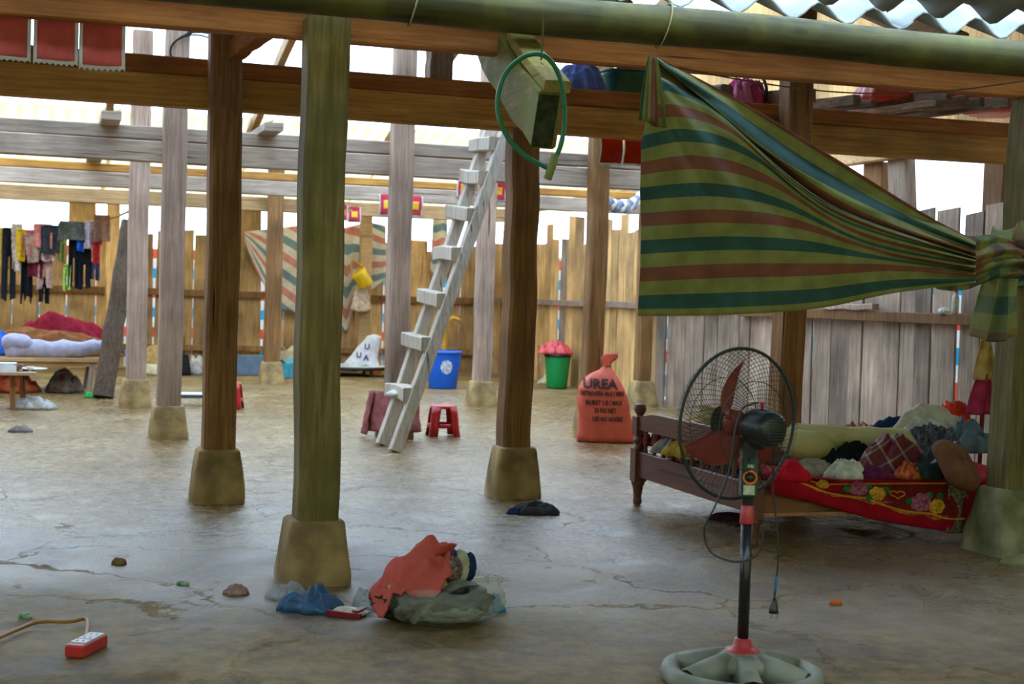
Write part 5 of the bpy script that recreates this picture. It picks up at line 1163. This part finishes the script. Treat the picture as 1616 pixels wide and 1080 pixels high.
# ------------------------------------------------------------------ far left bed, blankets, low table, log
bq0 = onfloor(139, 622); YB = bq0.y
fb = thing('plank_bed', 'low plank bed piled with blankets at far left', 'bed', (bq0.x-1.0, YB+.5, 0))
zt = .44
for x_, y_ in ((bq0.x, YB), (bq0.x, YB+1.1), (bq0.x-2.0, YB), (bq0.x-2.0, YB+1.1)):
    MB().beam((x_, y_, -.01), (x_+.05, y_, zt-.05), .07, .07, upv=(0,1,0), ch=.006).build('leg', M_post_grey, parent=fb)
for k in range(6): MB().box((bq0.x-.97, YB+.02+k*.22, zt-.02), (2.2, .20, .04)).build('plank', M_beam_pale, parent=fb)
for y_ in (YB, YB+1.1): MB().box((bq0.x-.97, y_, zt-.07), (2.2, .05, .06)).build('rail', M_beam_pale, parent=fb)
GB = 'blankets piled on the far bed'
M_lav = cloth('lavender_quilt', (0.30,0.28,0.36), var=.15, sheen=.4); 
lv = thing('folded_quilt', 'fluffy lavender grey quilt folded along the front of the far bed', 'quilt', (bq0.x-.9, YB+.1, zt), 0, GB)
a = [onY(px, py, YB+.12) for px, py in ((8, 556), (40, 551), (80, 553), (120, 552), (150, 548), (168, 546))]
roll(path(a, 20), [.05]+[.12]*10+[.10]*6+[.07]*3+[.03], 4, lump=.14).build('long_fold', M_lav, parent=lv, smooth=True)
a = [onY(px, py, YB+.08) for px, py in ((4, 546), (20, 539), (38, 541), (50, 546))]
roll(path(a, 10), [.03, .09, .10, .10, .10, .10, .10, .10, .09, .07, .03], 6).build('rolled_end', M_lav, parent=lv, smooth=True)
for k, (nm, lb, px, yb_, dy, rx, ry, h, c) in enumerate((('blanket', 'brown blanket folded behind the lavender quilt', 78, 548, .52, .80, .17, .40, (0.20,0.075,0.025)),
        ('blanket', 'maroon blanket heaped highest on the far bed', 100, 535, .95, .70, .18, .60, (0.20,0.012,0.022)), ('cushion', 'bright blue cushion at the left end of the far bed', -2, 548, .40, .12, .14, .34, (0.03,0.10,0.40)))):
    q = onY(px, yb_, YB+dy); heap(nm, lb, nm, (q.x, q.y, zt+.005), rx, ry, h, cloth(lb[:14]+'cloth', c, var=.2), 50+k*3, group=GB, fold=3, rough=.6, flat=3.2)
q = onfloor(60, 600)
heap('cloth_bundle', 'red flowered bundle stored under the far bed', 'bundle', (bq0.x-.95, YB+.35, 0), .36, .26, .34, plain('red_flower_cloth', (0.36,0.02,0.015), .9, .5, 12, c2=(0.5,0.12,0.03)), 57, fold=4)
heap('cloth_bundle', 'dark red and green bundle stored under the far bed near the log', 'bundle', (bq0.x-.28, YB+.4, 0), .22, .25, .32, plain('dark_flower_cloth', (0.22,0.015,0.015), .9, .5, 14, c2=(0.10,0.12,0.08)), 58, fold=5)
# leaning log
beam('leaning_log', 'dark squared log leaning against the far grey post', onfloor(163, 628), P(206, 352, onfloor(163, 628).y*1.0), .24, .2, wood('dark_log_wood', [(0.05,0.03,0.018),(0.10,0.062,0.036),(0.16,0.10,0.06)], 2), 'log', seed=77, ch=.03, wob=.04, upv=(0,1,0))
# low table at the left edge
tq = onfloor(20, 646); TT = .40
lt = thing('low_table', 'low wooden table with bowls at the left edge', 'table', (tq.x-.35, tq.y+.2, 0))
MB().box((tq.x-.32, tq.y+.15, TT-.015), (1.10, .60, .03)).build('top', wood('table_top_wood', [(0.22,0.13,0.07),(0.34,0.22,0.13),(0.42,0.30,0.2)], 0), parent=lt)
for x_, y_ in ((tq.x, tq.y), (tq.x+.10, tq.y+.25), (tq.x-.75, tq.y), (tq.x-.75, tq.y+.28)):
    MB().beam((x_, y_, -.01), (x_-.01, y_, TT-.03), .055, .055, upv=(0,1,0)).build('leg', M_post_warm, parent=lt)
M_china = plain('white_china', (0.62,0.62,0.62), .25, .05, spec=.5)
def bowl(lb, x_, y_, r, h, m):
    t = thing('bowl', lb, 'bowl', (x_, y_, TT), 0, 'crockery on the low table')
    MB().lathe([(r*.45, 0), (r*.45, h*.15), (r*.8, h*.5), (r, h), (r*.94, h), (r*.7, h*.5), (r*.3, h*.25)], (x_, y_, TT+.001), 20).build('body', m, parent=t, smooth=True)
    MB().lathe([(r*.46, 0), (r*.5, h*.06), (r*.46, h*.12)], (x_, y_, TT+.001), 16, caps=False).build('foot_ring', m, parent=t, smooth=True)
tx = onfloor(24, 588, TT)
bowl('brown bowl on the low table', tx.x, tq.y+.08, .085, .08, plain('brown_china', (0.16,0.10,0.06), .4)); bowl('small white cup at the right of the low table', tx.x+.15, tq.y+.10, .045, .05, M_china)
tag(MB().lathe([(.09, 0), (.10, .01), (.16, .025), (.155, .03), (.09, .015)], (tx.x+.17, tq.y+.22, TT+.001), 24).build('plate', M_china, loc=(tx.x+.17, tq.y+.22, TT), smooth=True), 'white plate at the right edge of the low table', 'plate', 'crockery on the low table')
tag(MB().box((tx.x-.12, tq.y+.1, TT+.045), (.26, .2, .09)).build('foam_box', plain('white_foam', (0.55,0.57,0.60), .7), loc=(tx.x-.12, tq.y+.1, TT)), 'white box on the low table, left of the brown bowl', 'box')
q = onfloor(42, 646); heap('plastic_bag', 'clear whitish plastic bag on the floor under the low table', 'bag', q+fh*.1, .27, .14, .16, film('pale_clear_film', (0.55,0.56,0.55), .5), 61, rotz=VIEW, fold=4)
q = onfloor(140, 628); heap('rag', 'small bright green rag at the foot of the leaning log', 'cloth', q+fh*.05, .07, .06, .07, cloth('bright_green_rag', (0.03,0.30,0.07)), 62)

# ------------------------------------------------------------------ back wall things
TC = [(0.64,0.26,0.19), (0.72,0.62,0.47), (0.22,0.30,0.30), (0.72,0.62,0.47)]
M_t2 = stripes('faded_striped_tarp', TC, 'UV', 1, 7.5, 0, trans=.35, wear=.15)
yt_ = 24.1
def edge(xs, ys, x):
    for (a, ya), (b, yb) in zip(zip(xs, ys), list(zip(xs, ys))[1:]):
        if x <= b: return lerp(ya, yb, (x-a)/(b-a))
    return ys[-1]
def t2(u, v):
    px = lerp(386, 608, u); yt = edge([386, 470, 520, 580, 608], [366, 356, 366, 350, 356], px); yb = edge([386, 402, 437, 470, 520, 546, 558, 608], [380, 420, 490, 494, 500, 528, 486, 440], px)
    return onY(px, lerp(yt, yb, v), yt_) + Vector((0, .05*math.sin(u*17)+.03*nz(u*8, v*4), 0))
ft = MB().grid(70, 24, t2, uv=lambda u, v: (u*2.2, v*1.3-u*1.4)).build('striped_tarp', M_t2, loc=onY(500, 500, yt_), smooth=True, thick=.004)
tag(ft, 'faded red, cream and teal striped tarp hung slantwise on the back wall', 'tarp')
def t3(u, v): return onY(lerp(lerp(684, 706, u), lerp(679, 707, u), v), lerp(330, 432+6*math.sin(u*7), v), 24.17) + Vector((0, .03*math.sin(u*9), 0))
tag(MB().grid(14, 16, t3, uv=lambda u, v: (u, v*1.15)).build('striped_tarp', M_t2, loc=onY(695, 430, 24.17), smooth=True, thick=.004), 'narrow striped tarp strip hanging left of the ladder top', 'tarp')
# wall posts in front of the back wall
for px, w_, lb in ((573, .2, 'pale orange post at the back wall, with the yellow jug hung on it'), (174, .2, 'pale post at the back wall beside the leaning log')):
    q = onY(px, 560, 23.9); beam('wall_post', lb, (q.x, 23.9, -.01), (q.x+.0, 23.9, 2.68), w_, .12, M_beam_pale if px == 573 else M_plank_warm, 'post', 'posts along the back wall', upv=(0,1,0), seed=px)
# yellow jug and white bag hung on the pale post
q = onY(579, 452, 23.65); jg = thing('plastic_jug', 'yellow plastic jug hung on the pale back post', 'jug', q)
tl = Matrix.Rotation(.6, 4, 'Y')
mb = MB().lathe([(.12, 0), (.135, .02), (.13, .22), (.14, .30), (.125, .30), (.115, .05)], (0,0,0), 18); mb.v = [q + tl.inverted() @ p for p in mb.v]
mb.build('body', plain('yellow_plastic', (0.68,0.42,0.01), .4, .1), parent=jg, smooth=True)
MB().tube(path([q + tl.inverted() @ Vector(p) for p in ((.12, -.05, .28), (.02, -.05, .52), (-.12, -.05, .30))], 12), .014, 6).build('handle', plain('ochre_strap', (0.45,0.25,0.03), .7), parent=jg, smooth=True)
heap('wrapping', None, None, q+Vector((-.10, -.02, .10)), .13, .1, .28, cloth('ochre_cloth', (0.48,0.28,0.03)), 63, parent=jg, fold=7)
q = onY(568, 488, 23.84)
def wb(u, v): return q + Vector(((u-.5)*lerp(.10, .34, v**.7), -.05-.08*math.sin(PI*u)*v+.02*nz(u*6, v*6), lerp(.42, .0-.05*math.sin(PI*u), v)))
tag(MB().grid(16, 14, wb).build('cloth_bag', cloth('cream_bag_cloth', (0.60,0.45,0.33), trans=.2), loc=q, smooth=True, thick=.05), 'cream cloth bag hanging below the yellow jug', 'bag')
# white sack with letters, low table, boxes
q = onfloor(580, 594); YT = q.y
tb = thing('low_table', 'low round-edged table with a black rim in front of the white sack', 'table', (q.x-.3, YT, 0))
MB().lathe([(.0, .13), (.62, .13), (.64, .145), (.62, .16), (0, .16)], (q.x-.22, YT+.3, 0), 36).build('top', plain('pale_blue_top', (0.50,0.55,0.60), .3), parent=tb, smooth=False)
MB().lathe([(.64, .10), (.655, .11), (.655, .155), (.64, .158)], (q.x-.22, YT+.3, 0), 36, caps=False).build('rim', MATS['black_plastic'], parent=tb, smooth=True)
for k in range(4): MB().box((q.x-.22+.4*math.cos(PI/4+k*PI/2), YT+.3+.4*math.sin(PI/4+k*PI/2), .06), (.05, .05, .13)).build('leg', M_post_grey, parent=tb)
q = onY(573, 583, YT+.35); q.z = .16
ws_ = thing('woven_sack', 'white woven sack with dark letters slumped on the low table', 'sack', q, VIEW)
def wsp(an, t):
    w_ = lerp(.30, .12, t**.8); d_ = lerp(.16, .08, t); return Vector((w_*math.cos(an)*(1+.08*nz(math.cos(an)*3, math.sin(an)*3, t*4))+.20*t**1.3-.03, d_*math.sin(an), .48*t+.03*nz(math.cos(an)*2, t*3)))
vs = [wsp(2*PI*k/24, i/12) for i in range(13) for k in range(24)] + [Vector((.18, 0, .52))]
fs = [(i*24+k, i*24+(k+1) % 24, (i+1)*24+(k+1) % 24, (i+1)*24+k) for i in range(12) for k in range(24)] + [(12*24+k, 12*24+(k+1) % 24, 13*24) for k in range(24)]
MB().add(vs, fs).build('bag', plain('white_woven_plastic', (0.60,0.58,0.60), .5, .15, 10, bump=.3), parent=ws_, smooth=True, local=True)
for s_, x_, z_, sz in (('U', .07, .27, .13), ('U', -.06, .13, .13), ('A', .06, .09, .13)):
    vs, fs = text_mesh(s_, sz)
    def prj(v):
        x, z = v.x+x_, v.y+z_; t = z/.48; w_ = lerp(.30, .12, max(t, 0)**.8); d_ = lerp(.16, .08, t); xx = (x-.20*max(t, 0)**1.3+.03)/w_; return Vector((x, -d_*math.sqrt(max(.05, 1-xx*xx))-.025, z))
    MB().add([prj(v) for v in vs], fs).build('letter', plain('indigo_print', (0.06,0.05,0.16), .6), parent=ws_, local=True)
q = onfloor(596, 590); heap('cloth', 'bright orange cloth beside the white sack', 'cloth', (q.x, q.y+.45, 0), .16, .14, .30, cloth('bright_orange_cloth', (0.70,0.11,0.02)), 64)
def carton(lb, px, py, w_, d_, h, mat, rz=0.0, open_=False):
    q = onfloor(px, py); t = thing('carton', lb, 'box', (q.x, q.y+d_*.5, 0), rz, 'cartons along the back wall')
    MB().box((0, 0, h/2), (w_, d_, h)).build('box_body', mat, parent=t, local=True)
    for s_ in (-1, 1):
        MB().box((s_*w_*.53, 0, h+.03), (w_*.42, d_, .008), Matrix.Rotation(-s_*.7, 3, 'Y')).build('flap', mat, parent=t, local=True)
M_card = plain('cardboard', (0.48,0.32,0.17), .9, .15, 5)
carton('cream carton behind the nearest mossy post', 455, 588, .30, .3, .36, plain('cream_card', (0.55,0.44,0.28), .8), .5)
carton('cardboard box behind the blue bin', 712, 584, .4, .3, .42, M_card, .1)
carton('teal box on the floor right of the farthest reddish post', 452, 596, .26, .24, .22, plain('teal_card', (0.06,0.30,0.40), .6), .6)
carton('dark blue crate left of the farthest reddish post', 398, 592, .45, .3, .30, plain('slate_blue', (0.12,0.17,0.24), .6), .0)
for k, (px, py, z0, r_, lb) in enumerate(((718, 560, .50, .15, 'lowest grey sack of the stack behind the blue bin'), (722, 545, .76, .15, 'middle grey sack of the stack behind the blue bin'), (716, 522, 1.02, .14, 'top brown rolled sack of the stack behind the blue bin'))):
    q = onY(px+8, py, onfloor(712, 584).y+.15); c = Vector((q.x, q.y, z0+r_*.8))
    t = thing('rolled_sack', lb, 'sack', (q.x, q.y, z0), 0, 'rolled sacks behind the blue bin')
    roll(path([c-rh*.25, c-rh*.1, c+rh*.1, c+rh*.25], 10), [.05]+[r_*.85]*9+[.05], k+3, lump=.2).build('roll', cloth('sack_cloth_%d' % k, [(0.20,0.17,0.14), (0.16,0.14,0.13), (0.32,0.24,0.16)][k]), parent=t, smooth=True)
    MB().tube([c + fh*0 + Vector((0, r_*.98*math.cos(a_), r_*.98*math.sin(a_))) for a_ in [2*PI*i/12 for i in range(13)]], .012, 5).build('cord', plain('tan_cord', (0.35,0.25,0.12), .8), parent=t)
q = onY(702, 540, 22.6); tag(MB().tube(path([q-up*.62, q+up*.0, q+up*.28+rh*.02, q+up*.40+rh*.12, q+up*.36+rh*.24], 14), .035, 8).build('bent_pipe', plain('yellow_ochre_pipe', (0.55,0.28,0.03), .5), loc=q, smooth=True), 'bent ochre pipe sticking up behind the blue bin', 'pipe')
# far left floor pile
for k, (nm, lb, ct, px, py, rx, ry, h, c) in enumerate((('cushion', 'tan cushion standing behind the far grey post', 'cushion', 242, 586, .20, .14, .50, (0.46,0.30,0.12)), ('cushion', 'pale flat cushion below the tan cushion', 'cushion', 238, 592, .28, .18, .20, (0.50,0.42,0.28)),
     ('helmet', 'white and black helmet between the two left posts', 'helmet', 306, 592, .12, .12, .38, (0.42,0.38,0.34)), ('bag', 'black bag with a yellow strap beside the helmet', 'bag', 288, 593, .10, .11, .42, (0.015,0.016,0.016)), ('bag', 'maroon bag behind the dark brown post', 'bag', 325, 592, .10, .12, .36, (0.16,0.04,0.035)), ('rag', 'white sheet lying on the floor at the back, left of the reddish post', 'cloth', 372, 589, .30, .2, .08, (0.62,0.60,0.58)))):
    q = onfloor(px, py); heap(nm, lb, ct, q+fh*ry, rx, ry, h, cloth('pile_%d' % k, c), 70+k*1.3, fold=3, rough=.4, flat=4)
q = onfloor(304, 640); tb2 = thing('bench', 'low bench with a white top and dark edge between the two left posts', 'bench', (q.x, q.y, 0))
MB().box((q.x+.05, q.y+.12, .125), (.62, .26, .012)).build('top', plain('white_top', (0.66,0.66,0.66), .4), parent=tb2); MB().box((q.x+.05, q.y+.12, .10), (.60, .25, .038)).build('edge', plain('slate_edge', (0.06,0.07,0.09), .6), parent=tb2)
for s_ in (-1, 1): MB().box((q.x+.05+s_*.26, q.y+.12, .04), (.04, .22, .09)).build('leg', MATS['slate_edge'], parent=tb2)
# twisted cloth rope between post and wall
tw = path([onY(946, 311, 13.25), onY(962, 322, 14.0), onY(985, 327, 15.0), onY(1004, 318, 16.0), onY(1012, 305, 16.9)], 34)
rp_ = thing('twisted_cloth', 'twisted blue and white cloth strung beside the tarp edge', 'cloth', tw[0])
for k, c in enumerate(((0.55,0.52,0.48), (0.18,0.22,0.34))):
    pts = [p + up*.035*math.cos(i*1.1+k*PI) + fh*.035*math.sin(i*1.1+k*PI) for i, p in enumerate(tw)]; MB().tube(pts, .045, 8).build('strand', cloth('strand_%d' % k, c), parent=rp_, smooth=True)
# right wall shelf things
q = onX(1507, 495, WR-.10); bt = thing('bottle', 'small clear bottle with a red cap standing on the wall rail', 'bottle', (q.x, q.y, 1.33))
MB().lathe([(.03, 0), (.034, .01), (.034, .12), (.028, .15), (.014, .175), (.014, .19)], (q.x, q.y, 1.33), 14).build('body', film('bottle_plastic', (0.6,0.6,0.5), .6), parent=bt, smooth=True)
MB().lathe([(.016, .185), (.016, .21)], (q.x, q.y, 1.33), 12).build('cap', M_redp, parent=bt)
q = onX(1489, 499, WR-.10); heap('rag', 'small white scrap on the wall rail beside the bottle', 'cloth', (q.x, q.y, 1.33), .05, .05, .05, cloth('white_rag', (0.62,0.64,0.62)), 77)
qa, qb = onX(1300, 490, WR-.1), onX(1382, 490, WR-.1); beam('board', 'short board lying on top of the wall rail behind the tarp', (qa.x, qa.y, 1.36), (qb.x, qb.y, 1.36), .08, .06, M_post_grey, 'board', seed=88)
q = onY(1550, 600, 8.36); np_ = tag(MB().tube([(q.x, 8.36, -.005), (q.x+.02, 8.36, 1.0), (q.x+.03, 8.36, 1.75)], .016, 8).build('net_pole', plain('maroon_paint', (0.16,0.015,0.03), .5), loc=(q.x, 8.36, 0), smooth=True), 'thin maroon pole rising from the bed behind the right post', 'pole')
for k, (nm, lb, px, yt, yb, wp, c) in enumerate((('cloth', 'red and pink net cloth hanging behind the right post', 1552, 590, 655, 46, (0.34,0.03,0.07)), ('cloth', 'yellow ochre cloth hanging behind the right post', 1556, 535, 600, 30, (0.45,0.30,0.09)))):
    y_ = 8.34-k*.04; a, b = onY(px-wp/2, yt, y_), onY(px+wp/2, yb, y_)
    tag(MB().grid(12, 12, lambda u, v: Vector((lerp(a.x, b.x, .25+.5*u if v < .1 else lerp(.3, 0, v)+u*lerp(.4, 1, v)), y_+.03*math.sin(u*9+v*2), lerp(a.z, b.z, v)))).build(nm, cloth('hung_%d' % k, c), loc=(a.x, y_, b.z), smooth=True, thick=.005), lb, 'cloth')
# striped tarps hung outside the plank walls, seen only through the slits
M_out = stripes('outer_striped_tarp', [(0.80,0.78,0.74), (0.10,0.52,0.66), (0.80,0.78,0.74), (0.80,0.22,0.16)], 'Object', 2, 6, trans=.6, wear=.1)
tag(MB().grid(60, 6, lambda u, v: Vector((lerp(-2.2, 8.0, u), 24.85+.05*math.sin(u*40), lerp(.02, 2.0, v)))).build('outer_tarp', M_out, loc=(3, 24.85, 0), smooth=True, thick=.003), 'red, white and cyan striped tarp outside, glimpsed through the back wall slits', 'tarp')
tag(MB().grid(80, 6, lambda u, v: Vector((WR+.5+.05*math.sin(u*60), lerp(24.5, 6.4, u), lerp(.02, 2.05, v)))).build('outer_tarp', M_out, loc=(WR+.5, 15, 0), smooth=True, thick=.003), 'red, white and cyan striped tarp outside, glimpsed through the right wall slits', 'tarp')
